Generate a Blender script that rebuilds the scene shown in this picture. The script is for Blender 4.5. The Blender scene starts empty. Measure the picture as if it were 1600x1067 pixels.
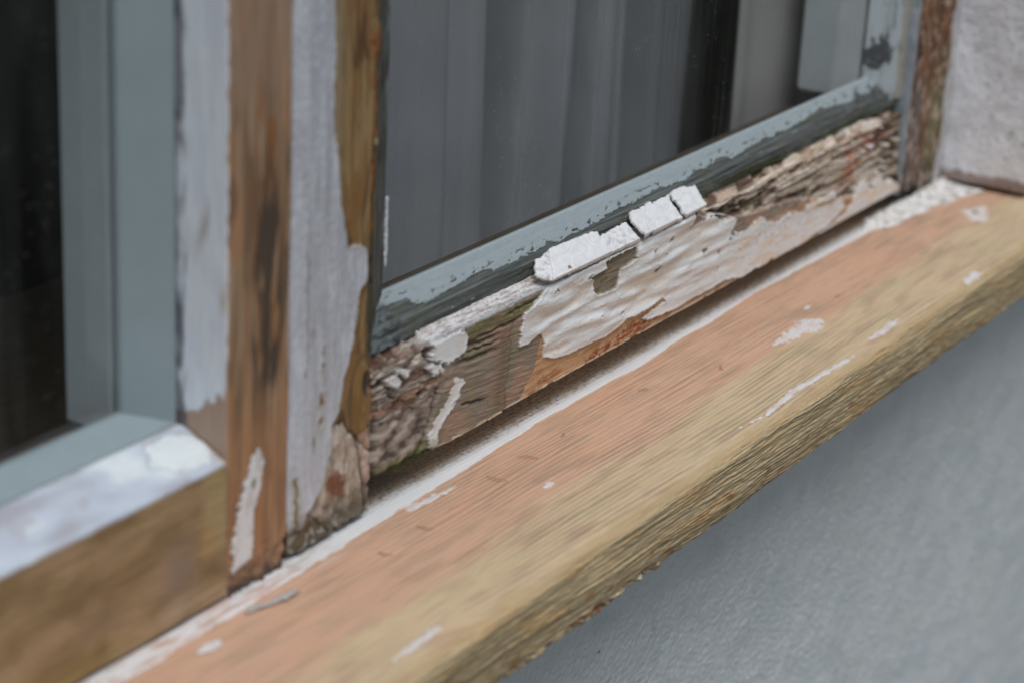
import bpy, math, random
import numpy as np
from mathutils import Matrix, Vector

# ------------------------------------------------------------------ camera, sky, sun, exposure
scene = bpy.context.scene
COL = scene.collection
cam_data = bpy.data.cameras.new('camera')
cam = bpy.data.objects.new('camera', cam_data)
COL.objects.link(cam)
cam.matrix_world = Matrix(((0.534056, 0.275369, -0.799347, -0.600885),
                           (-0.844008, 0.228825, -0.485067, -0.415708),
                           (0.049338, 0.933708, 0.354619, 0.332859),
                           (0, 0, 0, 1)))
cam_data.sensor_fit = 'HORIZONTAL'
cam_data.sensor_width = 36.0
cam_data.lens = 77.62
cam_data.clip_start = 0.02
cam_data.clip_end = 500.0
cam_data.dof.use_dof = True
cam_data.dof.focus_distance = 0.895
cam_data.dof.aperture_fstop = 7.6
scene.camera = cam

SUN_EL, SUN_AZ = math.radians(68), math.radians(222)     # overcast: very wide, weak sun
world = bpy.data.worlds.new('World'); scene.world = world; world.use_nodes = True
wn, wl = world.node_tree.nodes, world.node_tree.links
bg = wn['Background']; bg.inputs['Strength'].default_value = 0.055
sky = wn.new('ShaderNodeTexSky'); sky.sky_type = 'NISHITA'; sky.sun_disc = False
sky.sun_elevation = SUN_EL; sky.sun_rotation = SUN_AZ; sky.air_density = 1.0; sky.dust_density = 2.5
hs = wn.new('ShaderNodeHueSaturation'); hs.inputs['Saturation'].default_value = 0.52
wl.new(sky.outputs[0], hs.inputs['Color']); wl.new(hs.outputs[0], bg.inputs['Color'])
sl = bpy.data.lights.new('sun', 'SUN'); sl.energy = 1.5; sl.angle = math.radians(42); sl.color = (.955, .98, 1)
sun = bpy.data.objects.new('sun', sl); COL.objects.link(sun)
sd = Vector((math.sin(SUN_AZ) * math.cos(SUN_EL), math.cos(SUN_AZ) * math.cos(SUN_EL), math.sin(SUN_EL)))
sun.rotation_euler = sd.to_track_quat('Z', 'Y').to_euler()
scene.view_settings.view_transform = 'Standard'
scene.view_settings.look = 'None'
scene.view_settings.exposure = 0.42
scene.view_settings.gamma = 1.0
scene.render.engine = 'CYCLES'
scene.cycles.max_bounces = 8
scene.cycles.transparent_max_bounces = 12

# ------------------------------------------------------------------ noise and colour helpers
def _hash(ix, iy, seed):
    h = (ix.astype(np.int64) * 374761393 + iy.astype(np.int64) * 668265263 + seed * 1442695041) & 0xFFFFFFFF
    h = ((h ^ (h >> 13)) * 1274126177) & 0xFFFFFFFF
    h = ((h ^ (h >> 16)) * 2246822519) & 0xFFFFFFFF
    return (h ^ (h >> 15)) & 0xFFFFFFFF
def perlin(x, y, seed=0):
    x = np.asarray(x, float); y = np.asarray(y, float)
    x, y = np.broadcast_arrays(x, y)
    ix = np.floor(x); iy = np.floor(y); fx = x - ix; fy = y - iy
    def g(jx, jy):
        a = _hash(ix + jx, iy + jy, seed) * (2 * math.pi / 4294967296.0)
        return np.cos(a) * (fx - jx) + np.sin(a) * (fy - jy)
    u = fx * fx * fx * (fx * (fx * 6 - 15) + 10); v = fy * fy * fy * (fy * (fy * 6 - 15) + 10)
    a = g(0, 0); b = g(1, 0); c = g(0, 1); d = g(1, 1)
    return ((a + (b - a) * u) * (1 - v) + (c + (d - c) * u) * v) * 1.42
def fbm(x, y, seed=0, octs=4, gain=0.5, lac=2.03):
    r = 0.0; amp = 1.0; tot = 0.0
    for k in range(octs):
        r = r + amp * perlin(x * lac ** k, y * lac ** k, seed + 17 * k); tot += amp; amp *= gain
    return r / tot * 1.75
def ridge(x, y, seed=0, octs=3):
    r = 0.0; amp = 1.0; tot = 0.0
    for k in range(octs):
        r = r + amp * (1 - 2.2 * np.abs(perlin(x * 2.1 ** k, y * 2.1 ** k, seed + 31 * k))); tot += amp; amp *= 0.55
    return r / tot
def cells(x, y, seed=0):
    """worley: distance to cell border, and a random value of the cell"""
    ix = np.floor(x); iy = np.floor(y)
    d1 = np.full(np.shape(x), 9.0); d2 = d1.copy(); idv = d1.copy() * 0
    for jx in (-1, 0, 1):
        for jy in (-1, 0, 1):
            h = _hash(ix + jx, iy + jy, seed); h2 = _hash(ix + jx, iy + jy, seed + 5)
            px = ix + jx + h / 4294967296.0; py = iy + jy + h2 / 4294967296.0
            d = np.hypot(px - x, py - y)
            n = d < d1
            d2 = np.where(n, d1, np.minimum(d2, d)); idv = np.where(n, (h ^ h2) % 1000 / 1000.0, idv); d1 = np.where(n, d, d1)
    return d2 - d1, idv
def ss(a, b, x):
    t = np.clip((x - a) / (b - a), 0, 1); return t * t * (3 - 2 * t)
def sdf(px, py, poly):
    """signed distance to a polygon, negative inside (same unit as the points, mm)"""
    P = np.array(poly, float); d = np.full(np.shape(px), 1e9); ins = np.zeros(np.shape(px), bool)
    n = len(P)
    for i in range(n):
        x1, y1 = P[i]; x2, y2 = P[(i + 1) % n]
        ex, ey = x2 - x1, y2 - y1; L = ex * ex + ey * ey + 1e-12
        t = np.clip(((px - x1) * ex + (py - y1) * ey) / L, 0, 1)
        d = np.minimum(d, (px - x1 - t * ex) ** 2 + (py - y1 - t * ey) ** 2)
        if abs(y2 - y1) > 1e-9:
            c = ((y1 > py) != (y2 > py)) & (px < (x2 - x1) * (py - y1) / (y2 - y1) + x1)
            ins ^= c
    d = np.sqrt(d)
    return np.where(ins, -d, d)
def interp(x, pts):
    a = np.array(pts, float); o = np.argsort(a[:, 0]); return np.interp(x, a[o, 0], a[o, 1])
def lin(r, g, b):
    c = np.array([r, g, b]) / 255.0
    return np.where(c <= 0.04045, c / 12.92, ((c + 0.055) / 1.055) ** 2.4)
EF, ET = 0.50, 0.95          # what an upright / an upward white surface receives here
def cf(r, g, b): return np.clip(lin(r, g, b) / EF, 0, 0.86)
def ct(r, g, b): return np.clip(lin(r, g, b) / ET, 0, 0.86)
class Paint:
    def __init__(s, shape, base, rough=0.7):
        s.c = np.empty(shape + (3,)); s.c[:] = base; s.r = np.full(shape, rough)
    def mix(s, col, m, rough=None):
        m = np.clip(m, 0, 1)
        s.c = s.c * (1 - m[..., None]) + np.asarray(col) * m[..., None]
        if rough is not None: s.r = s.r * (1 - m) + rough * m
    def mul(s, f): s.c = s.c * (f[..., None] if np.ndim(f) == s.c.ndim - 1 else f)

# ------------------------------------------------------------------ materials
def mat(name, bump=0.0, bump_scale=(1, 1, 1), freq=1.0, color=None, rough=0.7, var=0.12, spec=0.4, vscale=(300, 300, 300), coat=0.0, attr=False):
    m = bpy.data.materials.new(name); m.use_nodes = True
    n, l = m.node_tree.nodes, m.node_tree.links; b = n['Principled BSDF']
    b.inputs['Specular IOR Level'].default_value = spec
    b.inputs['Coat Weight'].default_value = coat; b.inputs['Coat Roughness'].default_value = 0.2
    tc = n.new('ShaderNodeTexCoord')
    mp = n.new('ShaderNodeMapping'); mp.inputs['Scale'].default_value = vscale; l.new(tc.outputs['Object'], mp.inputs[0])
    nz = n.new('ShaderNodeTexNoise'); nz.inputs['Scale'].default_value = 1; nz.inputs['Detail'].default_value = 5; nz.inputs['Roughness'].default_value = .65
    l.new(mp.outputs[0], nz.inputs['Vector'])
    mr = n.new('ShaderNodeMapRange'); mr.inputs['From Min'].default_value = .3; mr.inputs['From Max'].default_value = .7
    mr.inputs['To Min'].default_value = 1 - var; mr.inputs['To Max'].default_value = 1 + var
    l.new(nz.outputs['Fac'], mr.inputs['Value'])
    mx = n.new('ShaderNodeVectorMath'); mx.operation = 'SCALE'
    if attr:
        a = n.new('ShaderNodeAttribute'); a.attribute_name = 'Col'; l.new(a.outputs['Color'], mx.inputs[0])
        r = n.new('ShaderNodeAttribute'); r.attribute_name = 'Rough'; l.new(r.outputs['Fac'], b.inputs['Roughness'])
    else:
        mx.inputs[0].default_value = color; b.inputs['Roughness'].default_value = rough
    l.new(mr.outputs[0], mx.inputs['Scale']); l.new(mx.outputs[0], b.inputs['Base Color'])
    if bump:
        mp2 = n.new('ShaderNodeMapping'); mp2.inputs['Scale'].default_value = tuple(freq * s for s in bump_scale); l.new(tc.outputs['Object'], mp2.inputs[0])
        nb = n.new('ShaderNodeTexNoise'); nb.inputs['Scale'].default_value = 1; nb.inputs['Detail'].default_value = 4; l.new(mp2.outputs[0], nb.inputs['Vector'])
        bp = n.new('ShaderNodeBump'); bp.inputs['Strength'].default_value = 1.0; bp.inputs['Distance'].default_value = bump
        l.new(nb.outputs['Fac'], bp.inputs['Height'])
        if attr:
            rr = n.new('ShaderNodeMapRange'); rr.inputs['From Min'].default_value = .3; rr.inputs['From Max'].default_value = .7; rr.inputs['To Min'].default_value = .03
            l.new(r.outputs['Fac'], rr.inputs['Value']); l.new(rr.outputs[0], bp.inputs['Strength']); l.new(bp.outputs[0], b.inputs['Normal'])
    return m
M_WOODX = mat('weathered wood and flaking paint', 0.00022, (.25, 1, 1), 1100, attr=True, var=.06, vscale=(180, 900, 900))
M_WOODZ = mat('weathered upright wood and paint', 0.0002, (1, 1, .2), 1000, attr=True, var=.08, vscale=(700, 700, 90))
M_SILL = mat('planed softwood', 0.00014, (.12, 1, 1), 1300, attr=True, var=.05, vscale=(60, 900, 900), spec=.3)
M_PUTTY = mat('painted putty', 0.00010, (.3, 1, 1), 900, attr=True, var=.07, vscale=(200, 700, 700))
M_CHIP = mat('gloss white paint chip', 0.00006, (1, 1, 1), 500, attr=True, var=.04, vscale=(500, 500, 500), spec=.5)
M_WALL = mat('painted render', 0.0016, (1, 1, 1), 420, attr=True, var=.04, vscale=(60, 60, 60), spec=.35)
M_WALL2 = mat('plain painted render', 0.0006, (1, 1, 1), 200, color=tuple(cf(150, 158, 168)), rough=.6, var=.05, vscale=(60, 60, 60))
M_PAINT = mat('grey white gloss paint', 0.00005, (1, 1, 1), 200, color=tuple(cf(168, 180, 185)), rough=.45, var=.05, vscale=(60, 60, 60))
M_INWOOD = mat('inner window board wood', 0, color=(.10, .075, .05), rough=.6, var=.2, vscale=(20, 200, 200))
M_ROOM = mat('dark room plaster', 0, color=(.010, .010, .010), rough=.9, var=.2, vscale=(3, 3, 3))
M_MOSS = mat('moss', 0, color=(.055, .065, .018), rough=.9, var=.5, vscale=(900, 900, 900))
M_METAL = mat('rusty nail metal', 0, color=(.12, .09, .07), rough=.6, var=.3)
M_SPLINT = mat('wood splinter', 0, color=(.42, .22, .10), rough=.7, var=.2)
M_GROUND = mat('garden ground', 0.01, (1, 1, 1), 20, color=(.05, .055, .04), rough=.9, var=.4, vscale=(6, 6, 6))

def glass_material():
    m = bpy.data.materials.new('dusty window glass'); m.use_nodes = True
    n, l = m.node_tree.nodes, m.node_tree.links
    for x in list(n):
        if x.type != 'OUTPUT_MATERIAL': n.remove(x)
    out = [x for x in n if x.type == 'OUTPUT_MATERIAL'][0]
    tr = n.new('ShaderNodeBsdfTransparent'); tr.inputs['Color'].default_value = (.94, .945, .95, 1)
    gl = n.new('ShaderNodeBsdfGlossy'); gl.inputs['Roughness'].default_value = 0.03
    fr = n.new('ShaderNodeFresnel'); fr.inputs['IOR'].default_value = 1.5
    m1 = n.new('ShaderNodeMixShader'); ge = n.new('ShaderNodeNewGeometry'); inv = n.new('ShaderNodeMath'); inv.operation = 'SUBTRACT'; inv.inputs[0].default_value = 1; l.new(ge.outputs['Backfacing'], inv.inputs[1])
    mu = n.new('ShaderNodeMath'); mu.operation = 'MULTIPLY'; l.new(fr.outputs[0], mu.inputs[0]); l.new(inv.outputs[0], mu.inputs[1]); l.new(mu.outputs[0], m1.inputs[0]); l.new(tr.outputs[0], m1.inputs[1]); l.new(gl.outputs[0], m1.inputs[2])
    df = n.new('ShaderNodeBsdfDiffuse'); df.inputs['Color'].default_value = (.42, .44, .43, 1)
    tc = n.new('ShaderNodeTexCoord')
    def nz(scale, lo, hi, amp, det=3):
        mp = n.new('ShaderNodeMapping'); mp.inputs['Scale'].default_value = scale; l.new(tc.outputs['Object'], mp.inputs[0])
        t = n.new('ShaderNodeTexNoise'); t.inputs['Scale'].default_value = 1; t.inputs['Detail'].default_value = det; l.new(mp.outputs[0], t.inputs['Vector'])
        r = n.new('ShaderNodeMapRange'); r.inputs['From Min'].default_value = lo; r.inputs['From Max'].default_value = hi; r.inputs['To Max'].default_value = amp
        l.new(t.outputs['Fac'], r.inputs['Value']); return r.outputs[0]
    streak = nz((330, 5, 5), .52, .8, .07, 4)
    smear = nz((45, 20, 12), .45, .75, .05, 3)
    # small dust specks: the cores of voronoi cells
    mp = n.new('ShaderNodeMapping'); mp.inputs['Scale'].default_value = (300, 300, 210); l.new(tc.outputs['Object'], mp.inputs[0])
    vo = n.new('ShaderNodeTexVoronoi'); vo.inputs['Scale'].default_value = 1; l.new(mp.outputs[0], vo.inputs['Vector'])
    r = n.new('ShaderNodeMapRange'); r.inputs['From Min'].default_value = .14; r.inputs['From Max'].default_value = .06; r.inputs['To Max'].default_value = .5
    l.new(vo.outputs['Distance'], r.inputs['Value'])
    def add(a, b):
        x = n.new('ShaderNodeMath'); x.operation = 'ADD'; l.new(a, x.inputs[0]); l.new(b, x.inputs[1]); return x.outputs[0]
    spm = n.new('ShaderNodeMath'); spm.operation = 'MULTIPLY'; l.new(r.outputs[0], spm.inputs[0]); l.new(nz((38, 30, 26), .45, .62, 1.0, 4), spm.inputs[1])
    s = add(add(streak, smear), spm.outputs[0])
    ad = n.new('ShaderNodeMath'); ad.operation = 'ADD'; ad.inputs[1].default_value = .003; ad.use_clamp = True; l.new(s, ad.inputs[0])
    m2 = n.new('ShaderNodeMixShader'); l.new(ad.outputs[0], m2.inputs[0]); l.new(m1.outputs[0], m2.inputs[1]); l.new(df.outputs[0], m2.inputs[2])
    l.new(m2.outputs[0], out.inputs['Surface'])
    return m
M_GLASS = glass_material()
def curtain_material(name, col):
    m = bpy.data.materials.new(name); m.use_nodes = True
    n, l = m.node_tree.nodes, m.node_tree.links; b = n['Principled BSDF']
    b.inputs['Base Color'].default_value = (*col, 1); b.inputs['Roughness'].default_value = .95; b.inputs['Specular IOR Level'].default_value = .1
    out = [x for x in n if x.type == 'OUTPUT_MATERIAL'][0]
    t = n.new('ShaderNodeBsdfTranslucent'); t.inputs['Color'].default_value = (*col, 1)
    tc = n.new('ShaderNodeTexCoord'); nz = n.new('ShaderNodeTexNoise'); nz.inputs['Scale'].default_value = 25; l.new(tc.outputs['Object'], nz.inputs['Vector'])
    mr = n.new('ShaderNodeMapRange'); mr.inputs['To Min'].default_value = .1; mr.inputs['To Max'].default_value = .4; l.new(nz.outputs['Fac'], mr.inputs['Value'])
    mx = n.new('ShaderNodeMixShader'); l.new(mr.outputs[0], mx.inputs[0]); l.new(b.outputs[0], mx.inputs[1]); l.new(t.outputs[0], mx.inputs[2]); l.new(mx.outputs[0], out.inputs['Surface'])
    return m
M_CURT = curtain_material('thin grey curtain cloth', (.50, .515, .53))
M_CURT2 = curtain_material('beige curtain cloth', (.60, .58, .55))

# ------------------------------------------------------------------ mesh helpers (all coordinates in millimetres)
def link(name, me, m, parent=None):
    o = bpy.data.objects.new(name, me); COL.objects.link(o)
    if m: me.materials.append(m)
    if parent is not None: o.parent = parent
    return o
def tag(o, label, cat, group=None):
    o['label'] = label; o['category'] = cat
    if group: o['group'] = group
    return o
def thing(name, label, cat, loc=(0, 0, 0), group=None):
    o = bpy.data.objects.new(name, None); COL.objects.link(o); o.empty_display_size = .02
    return tag(o, label, cat, group)
def raw_mesh(name, V, faces, smooth=True, C=None, Rg=None):
    me = bpy.data.meshes.new(name)
    V = np.asarray(V, np.float32) / 1000.0
    if isinstance(faces, np.ndarray):
        k = faces.shape[1]; n = faces.shape[0]
        me.vertices.add(len(V)); me.vertices.foreach_set('co', V.ravel())
        me.loops.add(n * k); me.loops.foreach_set('vertex_index', faces.astype(np.int32).ravel())
        me.polygons.add(n); me.polygons.foreach_set('loop_start', np.arange(0, n * k, k, dtype=np.int32))
        me.polygons.foreach_set('loop_total', np.full(n, k, np.int32))
        me.polygons.foreach_set('use_smooth', np.full(n, smooth, bool))
        me.update(calc_edges=True); me.validate()
    else:
        me.from_pydata([tuple(map(float, v)) for v in V], [], faces); me.update()
        me.polygons.foreach_set('use_smooth', np.full(len(me.polygons), smooth, bool))
    if C is not None:
        a = me.attributes.new('Col', 'FLOAT_COLOR', 'POINT')
        c4 = np.ones((len(V), 4), np.float32); c4[:, :3] = np.clip(C, 0, .9); a.data.foreach_set('color', c4.ravel())
        b = me.attributes.new('Rough', 'FLOAT', 'POINT'); b.data.foreach_set('value', np.asarray(Rg, np.float32).ravel())
    return me
def profile(pts):
    """pts: (a, b, step) -> dense samples along the closed cross-section, with smoothed outward normals"""
    A = []; tagk = []
    n = len(pts)
    for i in range(n):
        a = np.array(pts[i][:2], float); b = np.array(pts[(i + 1) % n][:2], float)
        L = np.hypot(*(b - a)); k = max(1, int(round(L / pts[i][2])))
        for j in range(k):
            A.append(a + (b - a) * j / k); tagk.append(i)
    A = np.array(A); d = np.roll(A, -1, 0) - np.roll(A, 1, 0)
    # normal from neighbours at a fixed distance, so that corners round off a little
    N = np.stack([d[:, 1], -d[:, 0]], 1); N /= np.linalg.norm(N, axis=1)[:, None] + 1e-9
    area = 0.5 * np.sum(A[:, 0] * np.roll(A[:, 1], -1) - np.roll(A[:, 0], -1) * A[:, 1])
    if area < 0: N = -N
    return A, N, np.array(tagk)
def sweep(name, prof, along, axis, shade, m, parent=None, smooth=True):
    """sweep a closed section along x (section = y,z) or along z (section = x,y); shade(U, A, B, seg) -> height, Paint"""
    A, N, seg = profile(prof)
    U = np.asarray(along, float)
    nu, nv = len(U), len(A)
    UU = np.repeat(U[:, None], nv, 1); PA = np.repeat(A[None, :, 0], nu, 0); PB = np.repeat(A[None, :, 1], nu, 0)
    SG = np.repeat(seg[None], nu, 0)
    h, pt = shade(UU, PA, PB, SG)
    off = 0
    if isinstance(h, tuple): h, off = h
    X = PA + N[None, :, 0] * h; Y = PB + N[None, :, 1] * h
    if axis == 'x': V = np.stack([UU + off, X, Y], -1)
    else: V = np.stack([X, Y, UU + off], -1)
    V = V.reshape(-1, 3)
    i = np.arange(nu - 1)[:, None] * nv; j = np.arange(nv)[None, :]; j2 = (j + 1) % nv
    F = np.stack([i + j, i + j2, i + nv + j2, i + nv + j], -1).reshape(-1, 4)
    # orient outwards
    ar = 0.5 * np.sum(A[:, 0] * np.roll(A[:, 1], -1) - np.roll(A[:, 0], -1) * A[:, 1])
    if ar > 0: F = F[:, ::-1]
    # end caps as fans
    c0 = V[:nv].mean(0); c1 = V[-nv:].mean(0); k = len(V); V = np.vstack([V, c0, c1])
    jj = np.arange(nv); jn = (jj + 1) % nv; base = (nu - 1) * nv
    f0 = np.stack([jj, np.full(nv, k), np.full(nv, k), jn], -1)
    me_f = F
    C = pt.c.reshape(-1, 3); Rr = pt.r.reshape(-1)
    C = np.vstack([C, C[:1], C[-1:]]); Rr = np.append(Rr, [Rr[0], Rr[-1]])
    me = raw_mesh(name, V, me_f, smooth, C, Rr)
    # caps
    import bmesh
    bm = bmesh.new(); bm.from_mesh(me); bm.verts.ensure_lookup_table()
    for j_ in range(nv):
        try:
            a, b = (j_, (j_ + 1) % nv)
            bm.faces.new((bm.verts[b], bm.verts[a], bm.verts[k])); bm.faces.new((bm.verts[base + a], bm.verts[base + b], bm.verts[k + 1]))
        except Exception: pass
    bm.to_mesh(me); bm.free()
    return link(name, me, m, parent)
def island(name, poly, step, surf, thick, m, parent=None, edge=0.6, rag=0.3, col=(.8, .8, .8), rough=.35, seed=0, relief=None, shade=None, bottom=-0.15, nfreq=1.0):
    """a thin chip of paint with a ragged outline lying on the surface surf(u, w, height) -> xyz"""
    P = np.array(poly, float); lo = P.min(0) - 2; hi = P.max(0) + 2
    u = np.arange(lo[0], hi[0], step); w = np.arange(lo[1], hi[1], step)
    U, W = np.meshgrid(u, w, indexing='ij')
    d = sdf(U, W, poly) + rag * fbm(U * .5 * nfreq, W * .5 * nfreq, seed, 4) * 1.5
    # walk border vertices onto the outline
    gx = np.gradient(d, step, axis=0); gy = np.gradient(d, step, axis=1); g = gx * gx + gy * gy + 1e-6
    near = (d > 0) & (d < step * 1.6)
    U2 = np.where(near, U - d * gx / g, U); W2 = np.where(near, W - d * gy / g, W)
    inside = d < 0
    keep = inside[:-1, :-1] | inside[1:, :-1] | inside[:-1, 1:] | inside[1:, 1:]
    h = thick * np.sqrt(np.clip(-d / edge, 0, 1))
    if relief is not None: h = h + np.where(d < 0, relief(U, W) * np.clip(-d / edge, 0, 1), 0)
    top = surf(U2, W2, h); bot = surf(U2, W2, np.full_like(h, bottom))
    nw = len(w); idx = np.arange(U.size).reshape(U.shape)
    q = np.stack([idx[:-1, :-1], idx[1:, :-1], idx[1:, 1:], idx[:-1, 1:]], -1)[keep]
    N = U.size
    fb = q[:, ::-1] + N
    # side walls
    e = np.concatenate([q[:, [0, 1]], q[:, [1, 2]], q[:, [2, 3]], q[:, [3, 0]]])
    key = e[:, 0] * N + e[:, 1]; rkey = e[:, 1] * N + e[:, 0]
    bd = e[~np.isin(key, rkey)]
    fs = np.stack([bd[:, 1], bd[:, 0], bd[:, 0] + N, bd[:, 1] + N], -1)
    F = np.concatenate([q, fb, fs]); used = np.unique(F); rm = np.zeros(2 * N, np.int64); rm[used] = np.arange(len(used))
    V = np.concatenate([top.reshape(-1, 3), bot.reshape(-1, 3)])[used]
    pt = Paint(U.shape, col, rough)
    if shade: shade(pt, U, W, d)
    C = np.concatenate([pt.c.reshape(-1, 3)] * 2)[used]; Rr = np.concatenate([pt.r.ravel()] * 2)[used]
    return link(name, raw_mesh(name, V, rm[F], True, C, Rr), m, parent)
def box(name, lo, hi, m, parent=None, bev=1.0):
    import bmesh
    bm = bmesh.new(); bmesh.ops.create_cube(bm, size=1)
    for v in bm.verts: v.co = Vector([(lo[k] + (hi[k] - lo[k]) * (v.co[k] + .5)) / 1000 for k in range(3)])
    if bev: bmesh.ops.bevel(bm, geom=bm.edges[:], offset=bev / 1000, segments=2, affect='EDGES')
    me = bpy.data.meshes.new(name); bm.to_mesh(me); bm.free()
    return link(name, me, m, parent)
def grid_steps(*segs):
    """(start, end, step) pieces -> one increasing array"""
    out = []
    for a, b, s in segs: out.append(np.linspace(a, b, max(2, int((b - a) / s)), endpoint=False))
    return np.append(np.concatenate(out), segs[-1][1])

# ------------------------------------------------------------------ shapes measured on the faces (mm)
P_MAIN = [(109.3,44.6),(102.8,41.6),(92.7,37.5),(90.8,33.0),(89.7,25.0),(96.4,24.4),(102.9,26.3),(106.3,25.8),(108.1,22.6),(108.2,17.4),(109.4,14.5),(122.2,10.6),(134.0,10.2),(147.4,10.1),(157.6,9.1),(165.0,9.8),(174.0,12.2),(183.4,11.8),(196.4,11.7),(209.0,12.3),(211.1,10.2),(201.4,9.4),(189.1,7.9),(197.3,5.8),(220.3,4.1),(237.2,3.9),(254.5,4.1),(269.0,4.5),(288.0,1.0),(300.5,2.1),(309.1,-0.2),(316.7,2.7),(328.9,-2.1),(337.1,-0.3),(359.2,1.3),(362.6,2.8),(380.5,3.0),(400.8,8.6),(395.7,13.5),(361.7,16.2),(365.1,17.4),(388.0,16.3),(387.3,19.5),(367.6,19.4),(352.0,20.2),(340.5,26.4),(324.1,27.4),(303.8,29.4),(291.3,31.4),(279.8,33.6),(274.0,33.5),(265.8,36.4),(249.9,41.1),(231.4,38.7),(232.2,44.4),(244.3,48.1),(240.4,53.4),(181.8,58.6),(110.4,51.9)]
P_R1 = [(402.9,-0.1),(409.7,7.5),(419.2,17.2),(425.0,16.6),(433.6,8.8),(441.6,15.6),(454.7,7.4),(460.0,9.7),(468.4,4.3),(456.8,-0.1),(435.7,0.6)]
P_R2 = [(359.6,-0.5),(388.4,-0.9),(412.0,-1.6),(473.9,0.2),(467.9,6.2),(451.3,4.7),(410.2,5.7),(387.5,2.7)]
P_HOLE = [(153.2,43.4),(181.2,43.2),(181.4,38.0),(174.0,36.2),(169.0,36.7),(165.8,28.8),(150.8,29.5),(146.9,31.7),(146.7,37.3),(142.3,39.3),(155.2,40.3)]
P_A = [(25.7,47.5),(33.3,46.3),(47.1,43.8),(51.6,42.0),(51.6,35.8),(45.2,34.2),(39.3,33.4),(34.0,35.5),(28.0,38.9),(30.2,42.2)]
P_B = [(44.6,25.4),(50.8,23.4),(47.3,18.0),(39.4,12.5),(35.0,8.7),(32.9,2.2),(28.2,3.0),(28.6,9.6),(34.5,15.6),(41.1,20.0)]
P_C = [[(25.6,36.6),(30.6,36.0),(35.9,33.4),(35.1,31.6),(29.2,32.2)], [(4.3,41.1),(9.1,40.6),(14.0,38.1),(12.5,36.6),(5.2,38.9)], [(-0.4,39.6),(6.0,38.6),(9.4,35.6),(6.2,34.3),(-0.3,36.9)]]
P_CHIPS = [(141.7,39.7,1.6),(201.4,27.9,2.2),(197.2,37.1,1.2),(212.5,38.4,1.8),(245.4,24.5,2.2),(260.4,20.3,1.6),(171.3,16.1,1.2),(273.4,25.9,2),(276.3,28.0,2),(270.6,23.9,1.5),(259.2,13.3,.8),(115.4,41.1,1.4),(235.4,39.8,1.0),(207,33,.7),(152,20,.6),(163,21,.6)]
P_GREEN = [(47.0,44.6),(64.6,43.9),(82.9,42.1),(104.1,44.3),(110.4,44.5),(106.8,39.4),(83.3,38.1),(65.1,38.1),(52.0,36.8)]
P_TEAR = [(231,39),(240,43),(262,37),(285,36),(302,31),(330,29),(352,23),(352,17),(335,21),(318,20),(300,27),(285,24),(270,27),(275,33),(262,35),(250,40)]
ST_WHITE = [(-64.0,400),(-36.6,400),(-36.2,181.5),(-35.6,165.7),(-36.2,141.7),(-33.8,133.2),(-31.8,116.3),(-28.9,105.6),(-26.4,96.3),(-22.6,94.2),(-19.0,94.9),(-15.1,92.3),(-13.8,79.9),(-18.2,77.4),(-21.6,60.7),(-26.8,48.8),(-29.0,38.7),(-33.2,31.2),(-33.3,24.0),(-36.7,16.0),(-39.1,9.6),(-45.9,5.0),(-49.3,-1.7),(-60.1,-0.1),(-66,-20)]
ST_GREY = [(-33.2,31.2),(-26.5,31.4),(-16.6,20.8),(-10.6,16.3),(-6,12),(-6,-10),(-30,-10),(-45.9,4.3),(-39.1,9.6),(-36.7,16.0),(-33.3,24.0)]
MU_FLAKE = [(-74.5,39.3),(-71.0,32.4),(-72.6,23.6),(-75.9,15.4),(-76.7,-0.8),(-86.8,-2.7),(-87.5,5.8),(-83.7,20.6),(-79.4,30.7)]
PU_BOUND = [(-20,60.5),(14.5,61.6),(16.8,61.5),(28.5,60.4),(28.9,58.5),(30.8,57.6),(39.4,56.8),(47.3,57.3),(64.4,58.2),(75.8,58.7),(82.5,57.9),(83.1,56.8),(96.3,57.2),(110.9,57.2),(121.7,57.4),(131.3,56.9),(146.6,57.2),(162.4,57.4),(179.1,58.4),(201.2,58.5),(218.7,59.0),(235.5,58.0),(259.2,58.8),(273.6,60.3),(285.1,58.1),(307.0,59.1),(343.5,59.3),(366.1,59.8),(381.5,61.5),(412.8,58.9),(452.8,58.7),(480,61)]

# common colours as the wood really is
WHITE_F = cf(174, 176, 179); WHITE_T = ct(222, 228, 236)
# ------------------------------------------------------------------ structure: ground and room
def sheet(name, lo, hi, m, kind='structure'):
    me = raw_mesh(name, [(lo[0], lo[1], lo[2]), (hi[0], lo[1], lo[2]), (hi[0], hi[1], hi[2]), (lo[0], hi[1], hi[2])], [(0, 1, 2, 3)], False)
    o = link(name, me, m); o['kind'] = kind; return o
sheet('ground', (-60000, -60000, -1150), (60000, 60000, -1150), M_GROUND)

house = thing('house_wall', 'grey painted rendered house wall under and beside the window', 'wall')
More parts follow.
